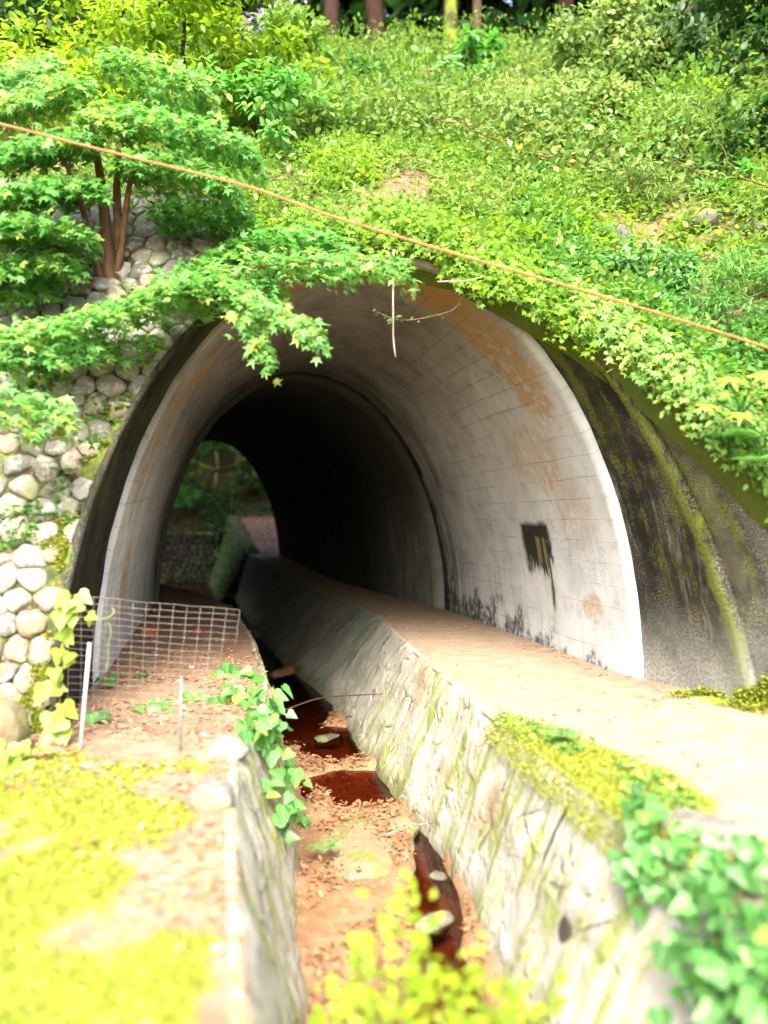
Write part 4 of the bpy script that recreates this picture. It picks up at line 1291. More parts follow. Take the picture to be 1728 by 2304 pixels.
shrub("leafy_tree", "tall yellow-green tree filling the upper left above the maple", "tree", 400, 110, 10.5, (1.9, 1.2, 1.2), 6500, 0.12, 'limeleaf', T_OVAL, 0.55, 70, 0.45, 3, 0.05, 'bark', csize=0.26)
shrub("leafy_tree", "green spreading tree between the maple and the arch crown", "tree", 560, 290, 10.2, (1.5, 0.9, 0.75), 3600, 0.11, 'maple', T_OVAL, 0.65, 46, 0.4, 3, 0.03, 'bark', csize=0.26)
shrub("leafy_tree", "bright lime tree at the left edge just above the cable", "tree", 70, 210, 9.5, (1.2, 0.9, 0.7), 2600, 0.11, 'limeleaf', T_OVAL, 0.7, 36, 0.45, 2, 0.035, 'bark', csize=0.28)
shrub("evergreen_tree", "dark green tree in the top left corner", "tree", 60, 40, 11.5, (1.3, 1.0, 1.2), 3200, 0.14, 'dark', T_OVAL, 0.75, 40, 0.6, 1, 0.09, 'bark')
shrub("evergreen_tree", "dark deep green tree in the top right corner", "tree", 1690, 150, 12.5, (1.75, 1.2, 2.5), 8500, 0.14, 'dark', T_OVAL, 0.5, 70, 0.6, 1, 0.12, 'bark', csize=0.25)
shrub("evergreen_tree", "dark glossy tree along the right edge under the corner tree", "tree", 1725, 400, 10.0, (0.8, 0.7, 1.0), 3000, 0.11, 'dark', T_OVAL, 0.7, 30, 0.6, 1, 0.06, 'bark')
shrub("pale_shrub", "pale lime shrub with drooping leaves at the top right beside the dark corner tree", "shrub", 1420, 120, 13.0, (1.25, 0.9, 1.1), 4600, 0.115, 'bamboo', T_OVAL, 0.55, 50, 0.8, 5, 0.025)
shrub("pale_shrub", "largest pale arching shrub on the right half of the slope", "shrub", 1330, 300, 11.3, (1.35, 0.8, 0.9), 5600, 0.105, 'bamboo', T_OVAL, 0.62, 56, 0.8, 6, 0.02)
shrub("pale_shrub", "pale shrub with yellowish tips halfway up the slope above the arch crown", "shrub", 1130, 270, 11.8, (0.9, 0.7, 0.6), 2600, 0.13, 'bamboo', T_SLIM, 0.6, 32, 0.8, 5, 0.018)
shrub("pale_shrub", "grey-green shrub standing right of the largest pale shrub", "shrub", 1545, 320, 10.8, (0.7, 0.6, 0.85), 2400, 0.13, 'bamboo', T_SLIM, 0.42, 30, 0.8, 5, 0.018)
shrub("thin_shrub", "thin shrub with bare brown forked stems among the boulders", "shrub", 1430, 430, 9.6, (0.62, 0.4, 0.36), 850, 0.11, 'bamboo', T_SLIM, 0.5, 22, 0.8, 5, 0.015, 'stem')
shrub("thin_shrub", "sparse yellow-green shrub above the cable near the middle", "shrub", 780, 420, 9.3, (0.6, 0.5, 0.38), 1100, 0.085, 'limeleaf', T_HEX, 0.5, 24, 0.7, 4, 0.012, 'stem')
shrub("green_shrub", "bright green bush just left of the middle of the slope", "shrub", 740, 300, 11.0, (0.9, 0.6, 0.5), 2200, 0.10, 'cover', T_OVAL, 0.62, 30, 0.6, 4, 0.015)
shrub("green_shrub", "soft green bush near the forest edge behind the violet sky flecks", "shrub", 660, 120, 13.5, (0.9, 0.6, 0.8), 1900, 0.13, 'cover', T_OVAL, 0.5, 28, 0.6, 4, 0.02)
shrub("green_shrub", "low fern-green bush on the right edge under the cable", "shrub", 1660, 660, 7.6, (0.55, 0.45, 0.42), 2400, 0.075, 'fern', T_SLIM, 0.5, 34, 0.7, 4, 0.01)
shrub("green_shrub", "dense bluish green patch of creeper bush above the right end of the arch", "shrub", 1420, 620, 8.2, (0.75, 0.5, 0.22), 2600, 0.075, 'ivy', T_OVAL, 0.6, 34, 0.6, 3, 0.01)

# broad-leaved plant
bp = at(965, 175, 12.8)
big = thing("broadleaf_plant", "plant with broad pale mint leaves near the top of the slope", "plant", bp - np.array([0, 0, 0.55]))
pp_, dd_, nn_, ss_, tt_ = [], [], [], [], []
for k in range(26):
    a = RNG.uniform(0, 2 * PI)
    r = RNG.uniform(0.05, 0.6)
    pp_.append(bp + np.array([math.cos(a) * r, math.sin(a) * r * 0.7, RNG.uniform(-0.3, 0.35)]))
    dd_.append([math.cos(a), math.sin(a) * 0.6 - 0.3, -0.25]); nn_.append([0, -0.5, 0.8]); ss_.append(RNG.uniform(0.35, 0.6)); tt_.append(RNG.random())
leaf_object("foliage", T_OVAL, pp_, dd_, nn_, ss_, tt_, MT['bigleaf'], big)
stems([(bend(bp - np.array([0, 0, 0.65]), bp + np.array([0.05 * k - 0.1, 0, 0.2]), 6, 0, 0.1, k), 0.02) for k in range(5)], MT['stem'], big)

# pale violet leaf clumps stand in for sky glimpses at the forest edge
for (px, py, d, lab) in ((560, 70, 14.5, "pale violet leaf clump standing in for sky glimpses under the trees at the top of the slope"), (640, 10, 15.5, "higher pale violet leaf clump standing in for sky against the dark forest")):
    c = at(px, py, d)
    f = thing("sky_glimpse_clump", lab, "sky glimpses", c - np.array([0, 0, 0.7]))
    q = crown_leaves(c, (0.45, 0.3, 0.35), 260, 0.12, 14, 0.8, 0.5)
    leaf_object("sky_fleck", T_HEX, *q, MT['flower'], f)  # violet flecks standing in for sky glimpses
    leaf_object("foliage", T_OVAL, *crown_leaves(c - np.array([0, -0.15, 0.15]), (0.6, 0.4, 0.5), 420, 0.13, 14, 0.8, 0.6), MT['dark'], f)  # dark leaves of the sky stand-in clump
    tubes("stem", [(bend(c - np.array([0, 0, 0.8]), c, 6, 0, 0.1, px), 0.02)], MT['stem'], f)  # stem of the sky stand-in clump

for (px, py, d, rr, n, sz, mt, tm, t0, lab) in (
        (880, 250, 12.0, (0.55, 0.4, 0.4), 420, 0.17, 'maple', T_OVAL, 0.7, "mint green broad-leaved sapling a little below the broad pale plant"),
        (1010, 400, 10.0, (0.45, 0.35, 0.3), 360, 0.13, 'limeleaf', T_OVAL, 0.75, "bright lime sapling in the middle of the slope above the cable"),
        (1180, 420, 10.0, (0.4, 0.35, 0.32), 380, 0.12, 'ivy', T_OVAL, 0.35, "deep green glossy sapling right of the bright lime one"),
        (1570, 230, 11.8, (0.6, 0.4, 0.5), 520, 0.16, 'limeleaf', T_OVAL, 0.5, "yellow-green sapling lit against the dark corner tree"),
        (820, 180, 13.0, (0.5, 0.4, 0.45), 420, 0.15, 'ivy', T_OVAL, 0.3, "dark green sapling left of the broad pale plant"),
        (1080, 130, 14.2, (0.6, 0.4, 0.45), 460, 0.17, 'maple', T_OVAL, 0.5, "fresh green sapling at the forest edge right of the middle"),
        (1650, 440, 9.6, (0.4, 0.3, 0.35), 420, 0.11, 'maple', T_OVAL, 0.55, "leafy green sapling above the largest boulder at the right")):
    shrub("sapling", lab, "sapling", px, py, d, rr, n, sz, mt, tm, t0, 14, 0.7, 4, 0.014)
for k, (x_, v_, dx, dv, lab) in enumerate(((1.9, 0.30, 1.0, 0.05, "dead brown branch lying across the slope right of the middle"), 
                                        (0.6, 0.34, 0.9, -0.03, "dead stem lying on the brown patch above the arch"), (4.4, 0.34, -0.9, 0.09, "long dry branch half buried in the shrubs at the right"))):
    a_ = hill_point(x_, v_) + np.array([0, -0.25, 0.22]); b_ = hill_point(x_ + dx, v_ + dv) + np.array([0, -0.25, 0.30])
    main = bend(a_, b_, 9, 0, 0.10, k * 2.2)
    tw = [(main, [0.013 * (1 - 0.08 * i) for i in range(9)])]
    for q in (3, 5, 6):
        tw.append((bend(main[q], main[q] + (b_ - a_) * 0.25 + np.array([0.1, -0.15, 0.22 if q % 2 else -0.1]), 5, 0, 0.1, q + k), [0.009 * (1 - 0.15 * i) for i in range(5)]))
    tag(tubes("dead_branch", tw, MT['stem'], None, 5), lab, "branch")

# boulders on the slope
def boulder(name, label, c, r, mat, squash=0.75, seed=0, group=None, cat="boulder"):
    import bmesh
    bm = bmesh.new()
    bmesh.ops.create_icosphere(bm, subdivisions=4, radius=1.0)
    rv = random.Random(seed)
    planes = [Vector((rv.gauss(0, 1), rv.gauss(0, 1), rv.gauss(0, 1))).normalized() for _ in range(7)]
    for v in bm.verts:
        p = v.co.copy()
        for pl in planes:
            k = p.dot(pl) - 0.72
            if k > 0: p -= pl * k * 0.75
        p *= 1 + 0.24 * fbm(p, 1.4, 3, seed * 1.7) + 0.07 * fbm(p, 5, 4, seed)
        v.co = Vector((p.x * r[0], p.y * r[1], p.z * r[2] * squash))
    me = bpy.data.meshes.new(name)
    bm.to_mesh(me); bm.free()
    me.polygons.foreach_set("use_smooth", [True] * len(me.polygons))
    o = link(name, me, MT[mat])
    o.location = V3(c)
    o.rotation_euler = (0, 0, rv.uniform(0, 6))
    set_attr(o, "tint", [rv.random()] * len(me.vertices))
    return tag(o, label, cat, group)

for k, (px, py, d0, r, lab) in enumerate((
        (1594, 510, 0, 0.26, "largest pale round boulder on the right of the slope"),
        (1395, 535, 0, 0.20, "grey boulder at the foot of the thin forked shrub"),
        (1345, 565, 0, 0.14, "small grey boulder just below and left of the forked shrub"),
        (1330, 520, 0, 0.13, "mossy grey stone left of the forked shrub"),
        (1710, 520, 0, 0.22, "pale boulder half hidden at the right edge of the slope"),
        (1668, 615, 0, 0.13, "flat tan stone lying between fallen leaves at the right"),
        (690, 150, 0, 0.30, "pale mossy boulder high on the slope by the violet sky flecks"))):
    x, v, p = hill_at_px(px, py)
    boulder("boulder", lab, p + np.array([0, 0.0, r * 0.05]), (r * 0.8, r * 0.75, r * 0.8), 'greyrock', 0.8, k + 2)

# ------------------------------------------------------------------ forest at the crest
def big_tree(name, label, base, h, r, crown_c, crown_r, n, mat='dark', bark='bark', size=0.3, tint=0.4, group=None, limbs=5, seed=0, tmpl=None):
    b = np.array(base, float)
    o = thing(name, label, "tree", b, group)
    top = b + np.array([RNG.uniform(-.4, .4), RNG.uniform(-.3, .3), h])
    pp = bend(b - np.array([0, 0, 0.3]), top, 9, 0, 0.04, seed)
    rad = [r * (1.25 if i == 0 else 1 - 0.6 * i / 8) for i in range(9)]
    items = [(pp, rad)]
    for k in range(limbs):
        s = pp[3 + k % 5]
        a = RNG.uniform(0, 2 * PI)
        items.append((bend(s, s + np.array([math.cos(a) * 1.6, math.sin(a) * 1.6, 0.9]), 6, 0, 0.08, seed + k), [r * 0.35 * (1 - 0.8 * i / 5) for i in range(6)]))
    tubes("trunk", items, MT[bark], o, 8)
    if n:
        leaf_object("crown", tmpl or T_HEX, *crown_leaves(np.array(crown_c, float) + b, crown_r, n, size, 40, 0.6, tint, 0.15, 0.3, 0.3), MT[mat], o)
    return o

for k, (px, d, r, bk, lab) in enumerate((
        (735, 17.6, 0.20, 'darkred', "reddish forest trunk standing at the top edge left of the middle"),
        (850, 18.4, 0.26, 'darkred', "thick reddish trunk at the top edge in the middle"),
        (1010, 19.0, 0.20, 'mossbark', "olive mossy trunk at the top edge right of the middle"),
        (1075, 17.8, 0.12, 'bark', "thin dark trunk right of the olive mossy one at the forest edge"),
        (1270, 19.5, 0.28, 'darkred', "broad brown trunk in the dark forest behind the pale shrubs"),
        (640, 18.2, 0.14, 'bark', "dark slim trunk behind the violet sky flecks"),
        (1560, 18.5, 0.24, 'bark', "dark trunk deep in shade behind the top right trees"),
        (300, 18.0, 0.25, 'bark', "dark trunk behind the yellow-green tree at upper left"))):
    x = (px - 864) / FPX * d
    big_tree("forest_tree", lab, (x, d, hill_point(x, 1.0 + (d - 17) / 13.0)[2] - 0.1), 9.5, r, (0, 0.3, 7.5), (2.6, 2.2, 2.6), 2200, 'dark', bk, 0.32, 0.4, None, 5, k * 3.3)

def mass(name, label, boxes, n, size, mat, tint0, seed, clump=0.9, ncl=160, avoid=None):
    """A wood that reads as one dense mass: leaf clumps through a volume."""
    rng = np.random.default_rng(seed)
    vol = np.array([np.prod(np.array(b[1]) - np.array(b[0])) for b in boxes])
    bi = rng.choice(len(boxes), ncl, p=vol / vol.sum())
    lo = np.array([boxes[i][0] for i in bi], float); hi = np.array([boxes[i][1] for i in bi], float)
    cc = lo + (hi - lo) * rng.random((ncl, 3))
    if avoid is not None:
        cc = np.array([c for c in cc if not avoid(c)])
    idx = rng.integers(0, len(cc), n)
    d = rng.normal(size=(n, 3)); d /= np.linalg.norm(d, axis=1, keepdims=True)
    P = cc[idx] + d * (rng.random((n, 1)) ** 0.4) * clump * np.array([1, 1, 0.7])
    D = d + rng.normal(size=(n, 3)) * 0.6
    N = rng.normal(size=(n, 3)) * 0.6 + np.array([0, -0.3, 0.9])
    S = size * rng.uniform(0.6, 1.4, n)
    t = np.clip(tint0 + rng.normal(0, 0.2, len(cc))[idx] + rng.normal(0, 0.12, n), 0, 1)
    return tag(leaf_object(name, T_HEX, P, D, N, S, t, MT[mat]), label, "forest", None, "stuff")

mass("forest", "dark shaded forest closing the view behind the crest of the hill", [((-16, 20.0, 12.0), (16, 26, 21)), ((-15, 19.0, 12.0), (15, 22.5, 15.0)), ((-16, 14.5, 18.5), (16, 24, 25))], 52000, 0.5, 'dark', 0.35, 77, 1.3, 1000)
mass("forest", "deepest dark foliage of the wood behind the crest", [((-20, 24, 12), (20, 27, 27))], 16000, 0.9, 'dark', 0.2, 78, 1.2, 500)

# ------------------------------------------------------------------ creepers round the arch
def creeper(name, label, xs, n, size, mat, tmpl, tint0, hang, seed, lift=0.12, cat="creeper", lobe=0.5):
    rng = np.random.default_rng(seed)
    x = rng.uniform(xs[0], xs[1], n)
    v = rng.uniform(0, 0.05, n)
    P, D, N = [], [], []
    for i in range(n):
        p = hill_point(x[i], v[i])
        gate = 0.5 + lobe * 1.6 * fbm((x[i] * 2.2, seed, 0), 1.0, 2, seed)
        s = rng.random() ** 1.3 * hang * max(0.05, gate)
        p = p + np.array([-0.12 * s * (1 if x[i] > 0.5 else 0), -0.10 - 0.20 * s - rng.uniform(0, lift * 0.6), -s - 0.10 + rng.uniform(0.0, lift * 1.4)])
        P.append(p)
        D.append([rng.normal(0, 0.5), -0.5 + rng.normal(0, 0.3), -0.8 + rng.normal(0, 0.35)])
        N.append([rng.normal(0, 0.3), -0.7, 0.75 + rng.normal(0, 0.25)])
    o = thing(name, label, cat, hill_point((xs[0] + xs[1]) / 2, 0))
    leaf_object("foliage", tmpl, P, D, N, size * rng.uniform(0.6, 1.3, n), np.clip(tint0 + rng.normal(0, 0.2, n), 0, 1), MT[mat], o)
    it = []
    for k in range(10):
        xa = lerp(xs[0], xs[1], (k + 0.5) / 10)
        a = hill_point(xa, 0.03) + np.array([0, -0.05, 0.05])
        it.append((bend(a, a + np.array([rng.normal(0, 0.15), -0.25, -hang * rng.uniform(0.3, 0.8)]), 6, 0, 0.12, k), 0.005))
    stems(it, MT['stem'], o)
    return o
creeper("creeper", "yellow-green creeper spilling over the right shoulder of the arch", (0.55, 1.9), 1900, 0.075, 'limeleaf', T_MAPLE, 0.4, 0.46, 5, 0.2)
creeper("creeper", "green creeper hanging in tongues over the mossy wing wall at the right", (1.7, 2.75), 1500, 0.075, 'cover', T_MAPLE, 0.66, 0.42, 8, 0.2)
creeper("creeper", "thin fringe of small leaves along the very top of the arch", (-1.0, 0.7), 1300, 0.075, 'limeleaf', T_MAPLE, 0.35, 0.40, 12, 0.25)
creeper("creeper", "ragged leafy fringe at the foot of the slope by the right edge", (2.5, 3.6), 1300, 0.075, 'cover', T_HEX, 0.45, 0.35, 15, 0.2)

# hanging vine and garland
hv_ = thing("hanging_vine", "pale thin vine hanging straight down in front of the arch crown", "vine", at(885, 560, 6.9))
tubes("stem", [(smooth_path(px_path([(886, 560, 6.9), (884, 640, 6.9), (885, 710, 6.9), (884, 760, 6.9), (890, 803, 6.9)]), 12), 0.008)], MT['greystem'], hv_, 5)
leaf_object("foliage", T_OVAL, [at(884, 718, 6.88), at(890, 712, 6.88), at(882, 722, 6.88)], [[-1, -.3, -.2], [1, -.3, .1], [-.6, -.5, -.5]], [[0, -.8, .6]] * 3, [0.06, 0.06, 0.05], [0.5, 0.7, 0.4], MT['ivy'], hv_)
gl_ = thing("garland_vine", "thin dark-leaved vine looping across the ochre stain under the arch crown", "vine", at(1045, 660, 7.5))
gp = smooth_path(px_path([(846, 700, 7.7), (872, 712, 7.6), (905, 722, 7.5), (950, 716, 7.5), (1000, 704, 7.5), (1025, 696, 7.5), (1040, 670, 7.5), (1062, 648, 7.5)]), 20)
tubes("stem", [(gp, 0.005)], MT['stem'], gl_, 5)
gi = RNG.integers(0, 20, 44)
leaf_object("foliage", T_HEX, gp[gi] + RNG.normal(0, 0.012, (44, 3)), RNG.normal(0, 1, (44, 3)), RNG.normal(0, .4, (44, 3)) + np.array([0, -0.8, 0.4]), RNG.uniform(0.03, 0.055, 44), RNG.random(44), MT['dark'], gl_)
tw_ = thing("dry_twig", "pale dry twig sticking out of the creepers at the right shoulder of the arch", "twig", at(1085, 625, 7.0))
tubes("stem", [(px_path([(1085, 622, 7.1), (1050, 630, 7.0), (985, 632, 6.9)]), 0.006)], MT['greystem'], tw_, 5)

# ------------------------------------------------------------------ the cable
cp = smooth_path(px_path([(-200, 225, 5.6), (0, 275, 5.6), (190, 325, 5.6), (420, 381, 5.6), (580, 422, 5.6), (730, 480, 5.6), (1042, 575, 5.6), (1335, 658, 5.6), (1728, 780, 5.6), (2100, 905, 5.6)]), 40)
cab = tubes("overhead_cable", [(cp, 0.010)], MT['cable'], None, 8)
tag(cab, "orange-brown cable slung slantwise across the slope above the tunnel", "cable")

# ------------------------------------------------------------------ fatsia and ferns at the right
def palmate_plant(label, px, py, d, heads, base):
    o = thing("fatsia_plant", label, "plant", base)
    P, D, N, S, T = [], [], [], [], []
    for k, (hx_, hy_, s) in enumerate(heads):
        p = at(hx_, hy_, d + 0.05 * k)
        tubes("stem", [(bend(base, p, 6, -0.02, 0.06, k), [0.011 - 0.0012 * i for i in range(6)])], MT['fern'], o, 5)
        a = RNG.uniform(-0.6, 0.6)
        P.append(p); D.append([math.sin(a), -0.75, -0.35]); N.append([0.1 * RNG.normal(), -0.6, 0.8]); S.append(s); T.append(RNG.random())
    leaf_object("foliage", T_PALM, P, D, N, S, T, MT['fatsia'], o)
fb = at(1668, 930, 5.9)
palmate_plant("yellow-green plant with big finger-lobed leaves at the right edge of the slope", 1640, 880, 5.7,
              [(1640, 845, 0.26), (1705, 835, 0.27), (1578, 905, 0.24), (1668, 925, 0.25), (1680, 880, 0.2), (1740, 880, 0.24), (1625, 880, 0.15)], fb)

def fern(label, base, n, L, mat='fern', up=0.6, seed=0, name="fern", cat="fern"):
    rng = np.random.default_rng(seed)
    o = thing(name, label, cat, base)
    b = np.array(base, float)
    P, D, N, S, T = [], [], [], [], []
    for k in range(n):
        a = 2 * PI * k / n + rng.normal(0, 0.25)
        l = L * rng.uniform(0.75, 1.15)
        tip = b + np.array([math.cos(a) * l, math.sin(a) * l - 0.1 * l, up * l * 0.35])
        midp = b + (tip - b) * 0.5 + np.array([0, 0, up * l * 0.35])
        path = [(1 - t) ** 2 * b + 2 * t * (1 - t) * midp + t * t * tip for t in np.linspace(0, 1, 14)]
        tubes("stem", [(path, 0.003)], MT[mat], o, 4)
        for i in range(2, 14):
            t = path[i] - path[i - 1]
            t = t / np.linalg.norm(t)
            sd = np.cross(t, [0, 0, 1.0]); sd /= np.linalg.norm(sd) + 1e-9
            w = 0.32 * l * math.sin(PI * min(0.97, 0.25 + 0.75 * i / 14)) 
            for sg in (-1, 1):
                P.append(path[i]); D.append(sd * sg + t * 0.45 + np.array([0, 0, -0.15])); N.append([0, -0.2, 1]); S.append(max(0.02, w)); T.append(rng.random())
    leaf_object("frond", T_SLIM, P, D, N, S, T, MT[mat], o)
    return o
fern("feathery fern drooping over the mossy wing wall below the finger-leaved plant", at(1700, 985, 5.8), 9, 0.30, 'fern', 0.4, 3)
fern("second feathery fern on the mossy bank beneath the drooping one", at(1722, 1040, 5.7), 7, 0.24, 'fern', 0.4, 4)
fern("small fern in a crevice of the cobblestone wall by the collar", cob_map(-2.72, 1.62, 0.05), 6, 0.13, 'fern', 0.5, 5)
fern("small fern growing between cobbles a little higher up the wall", cob_map(-2.62, 1.98, 0.05), 6, 0.13, 'fern', 0.5, 6)
fern("dark spiky tuft at the left side of the stream bed", (-0.50, 6.35, BED + 0.12), 9, 0.15, 'ivy', 0.9, 7, "tuft", "plant")
fern("small bluish rosette plant on the moss of the right rim", (1.27, 5.55, 0.05), 9, 0.15, 'ivy', 0.8, 8, "rosette_plant", "plant")
fern("tiny green sprig at the edge of the path before the moss", (0.98, 6.30, 0.02), 6, 0.07, 'ivy', 0.9, 9, "sprig", "plant")

# ------------------------------------------------------------------ ivy
def ivy(name, label, P, n_per, size, mat, tint0, nrm, seed, spread=0.06, cat="ivy", droop=0.6):
    """Ivy leaves along runners given as lists of points."""
    rng = np.random.default_rng(seed)
    o = thing(name, label, cat, P[0][0])
    lp, ld, ln, ls, lt_ = [], [], [], [], []
    it = []
    for r in P:
        r = smooth_path(r, 16)
        it.append((r, 0.004))
        for _ in range(n_per):
            i = rng.integers(0, 15)
            q = lerp(r[i], r[i + 1], rng.random()) + rng.normal(0, spread, 3) * np.array([1, 0.7, 0.6])
            lp.append(q + np.array(nrm) * 0.03)
            ld.append(np.array([rng.normal(0, 0.7), -0.5 + rng.normal(0, 0.4), -droop + rng.normal(0, 0.4)]))
            ln.append(np.array(nrm) + rng.normal(0, 0.28, 3))
            ls.append(size * rng.uniform(0.6, 1.25))
            lt_.append(np.clip(tint0 + rng.normal(0, 0.2), 0, 1))
    stems(it, MT['stem'], o)
    leaf_object("foliage", T_IVY, lp, ld, ln, ls, lt_, MT[mat], o)
    return o
ivy("ivy", "column of large yellow-green ivy leaves climbing at the foot of the collar and mesh panel",
    [px_path([(140, 1645, 5.55), (135, 1560, 5.55), (145, 1470, 5.55), (150, 1400, 5.5), (155, 1335, 5.5)])], 34, 0.125, 'youngivy', 0.35, (0.1, -0.9, 0.35), 21, 0.035, droop=0.9)
ivy("ivy", "small ivy sprig at the top left corner of the mesh panel", [px_path([(160, 1345, 5.5), (185, 1365, 5.5), (205, 1385, 5.5)])], 5, 0.11, 'youngivy', 0.3, (0.1, -0.9, 0.35), 22, 0.02, droop=0.8)
ivy("ivy", "dark green ivy on the earth behind the tall white post", [[gnd(200, 1560), gnd(260, 1540), gnd(330, 1520)], [gnd(150, 1620), gnd(200, 1620), gnd(240, 1630)]], 12, 0.12, 'ivy', 0.4, (0, -0.5, 0.8), 23, 0.05)
ivy("ivy", "round cluster of ivy on the earth beside the short post", [[gnd(320, 1600), gnd(350, 1585), gnd(375, 1600)]], 16, 0.13, 'ivy', 0.5, (0, -0.5, 0.8), 24, 0.05)
lip = lambda y, dz=0.05: np.array([lt(y) + 0.0, y, dz])
ivy("ivy", "long bright ivy trail crossing the ledge and hanging down the left channel wall",
    [[gnd(380, 1580), gnd(450, 1575), gnd(520, 1580), gnd(570, 1590)],
     [gnd(480, 1510), gnd(530, 1525), gnd(560, 1530)], [gnd(500, 1545), gnd(545, 1580), gnd(590, 1640)],
     [lip(7.3), lip(6.6), lip(6.0), lip(5.7)], [lip(6.9) + np.array([0.05, 0, 0]), np.array([-0.88, 6.3, -0.2]), np.array([-0.78, 6.0, -0.45]), np.array([-0.68, 5.85, -0.75])],
     [lip(6.2), np.array([-0.85, 5.9, -0.3]), np.array([-0.72, 5.75, -0.6])]], 30, 0.125, 'ivy', 0.62, (0.45, -0.5, 0.65), 25, 0.07)
ivy("ivy", "yellowish ivy around the mossy stone by the left edge", [[gnd(20, 1700, .1), gnd(70, 1690, .1), gnd(95, 1670, .1)], [gnd(10, 1720), gnd(40, 1735), gnd(80, 1720)]], 12, 0.12, 'youngivy', 0.25, (0, -0.5, 0.8), 26, 0.05)
ivy("ivy", "single ivy shoot rising from the stream bed under the hanging trail", [[(-0.75, 7.1, BED + 0.05), (-0.72, 7.05, BED + 0.15)]], 5, 0.11, 'ivy', 0.5, (0, -0.6, 0.7), 27, 0.04)
def rw(y, s, o=0.06):
    return np.array([lerp(rt(y), polyx(R_BOT, y), s) - o, y - 0.03, lerp(0.0, BED, s)])
ivy("ivy", "dense bluish green ivy spilling over the right channel rim in front of the pale stone",
    [[rw(4.0, -0.2), rw(3.9, 0.0), rw(3.85, 0.10)], [rw(3.8, -0.2), rw(3.75, 0.02), rw(3.7, 0.14)], [np.array([1.62, 3.75, 0.08]), rw(3.7, -0.05), rw(3.65, 0.10)]], 30, 0.092, 'ivy', 0.45, (-0.5, -0.55, 0.65), 28, 0.06)
ivy("ivy", "large mass of glossy ivy hanging down at the lower right corner",
    [[np.array([1.8, 3.35, 0.08]), rw(3.3, -0.1), rw(3.25, 0.12), rw(3.2, 0.25)], [np.array([1.85, 3.0, 0.08]), rw(3.0, -0.05), rw(2.95, 0.18), rw(2.9, 0.34)],
     [np.array([1.8, 3.5, 0.08]), rw(3.45, -0.12), rw(3.4, 0.08), rw(3.35, 0.18)], [rw(2.85, -0.1), rw(2.8, 0.12), rw(2.7, 0.3)], [rw(3.1, 0.0), rw(3.05, 0.2), rw(2.95, 0.42)]], 62, 0.094, 'ivy', 0.45, (-0.5, -0.55, 0.65), 29, 0.07)

# foreground shrub
fs_c = np.array([0.22, 2.95, -0.30])
fs = thing("foreground_shrub", "blurred yellow-green shrub with small oval leaves at the bottom of the picture", "shrub", (0.22, 3.0, BED))
items = []
tips = []
for k in range(40):
    px, py = RNG.uniform(700, 1340), RNG.uniform(2010, 2330)
    if py < 2120 and not (780 < px < 1010 or px > 1080 and py > 2080): py = RNG.uniform(2130, 2330)
    if px > 1080: py = max(py, RNG.uniform(2150, 2300))
    tips.append(at(px, py, RNG.uniform(2.6, 3.2)))
for (px, py) in ((905, 1960), (880, 2000), (960, 2050), (830, 2070)):
    tips.append(at(px, py, 2.95))
lv = []
for k, t in enumerate(tips):
    b = np.array([0.22 + RNG.normal(0, 0.1), 3.05 + RNG.normal(0, 0.08), BED])
    p = bend(b, t, 9, -0.05, 0.08, k)
    items.append((p, [0.006 * (1 - 0.7 * i / 8) for i in range(9)]))
    lv.append(spray(np.array(p[5:]), 0.07, 17, 0.055, 0.85, 0.02, (0, -0.55, 0.8), False))
stems(items, MT['stem'], fs)
leaf_object("foliage", T_OVAL, *cat_leaves(lv), MT['limeleaf'], fs)

# ------------------------------------------------------------------ mesh panel with posts
fence = thing("mesh_fence", "rusty wire mesh panel standing on the left ledge with pale posts", "fence", (-1.8, 5.8, 0))
BLc, BRc = np.array([-2.36, 5.80, 0.02]), np.array([-1.17, 5.72, 0.02])
TLc, TRc = np.array([-2.38, 5.85, 1.04]), np.array([-1.12, 6.02, 0.90])
def pan(s, t):
    p = lerp(lerp(BLc, BRc, s), lerp(TLc, TRc, s), t)
    return p + np.array([0, 0.03 * math.sin(s * 5 + t * 3), 0.012 * fbm((s * 3, t * 3, 0), 2, 2, 5.0)])
wires = []
for i in range(14):
    s = i / 13
    lo = 0.0 if s < 0.98 else 0.72
    wires.append(([pan(s, lerp(lo, 1, k / 12)) + np.array([0.008 * fbm((s * 9, k * .4, 0), 1, 2, 1.0), 0, 0]) for k in range(13)], 0.0016))
for j in range(21):
    t = j / 20
    e = 1.0 if t > 0.7 else 0.923
    wires.append(([pan(e * k / 14, t) + np.array([0, -0.004, 0.008 * fbm((k * .4, t * 9, 0), 1, 2, 1.0)]) for k in range(15)], 0.0016))
tubes("mesh_panel", wires, MT['wire'], fence, 5)
tubes("post", [([(-2.125, 5.44, -0.1), (-2.10, 5.46, 0.3), (-2.075, 5.49, 0.72)], 0.013), ([(-2.075, 5.49, 0.72), (-2.0745, 5.4905, 0.735)], 0.016)], MT['post'], fence, 10)["label"] = "tall white post"
tubes("post", [([(-1.405, 5.36, -0.1), (-1.41, 5.40, 0.2), (-1.41, 5.43, 0.50)], 0.011), ([(-1.41, 5.43, 0.50), (-1.41, 5.431, 0.512)], 0.014)], MT['wire'], fence, 10)["label"] = "short rusty post"
tn = thing("vine_tendril", "thin curling green tendril in front of the white lining at the mesh panel", "vine", at(200, 1395, 5.7))
stems([(smooth_path(px_path([(205, 1394, 5.7), (235, 1393, 5.7), (254, 1385, 5.7), (259, 1372, 5.7), (252, 1368, 5.7)]), 14), 0.004),
               (smooth_path(px_path([(245, 1400, 5.75), (252, 1420, 5.75), (244, 1450, 5.75), (246, 1480, 5.75), (240, 1510, 5.75)]), 14), 0.003)], MT['youngivy'], tn, 5)

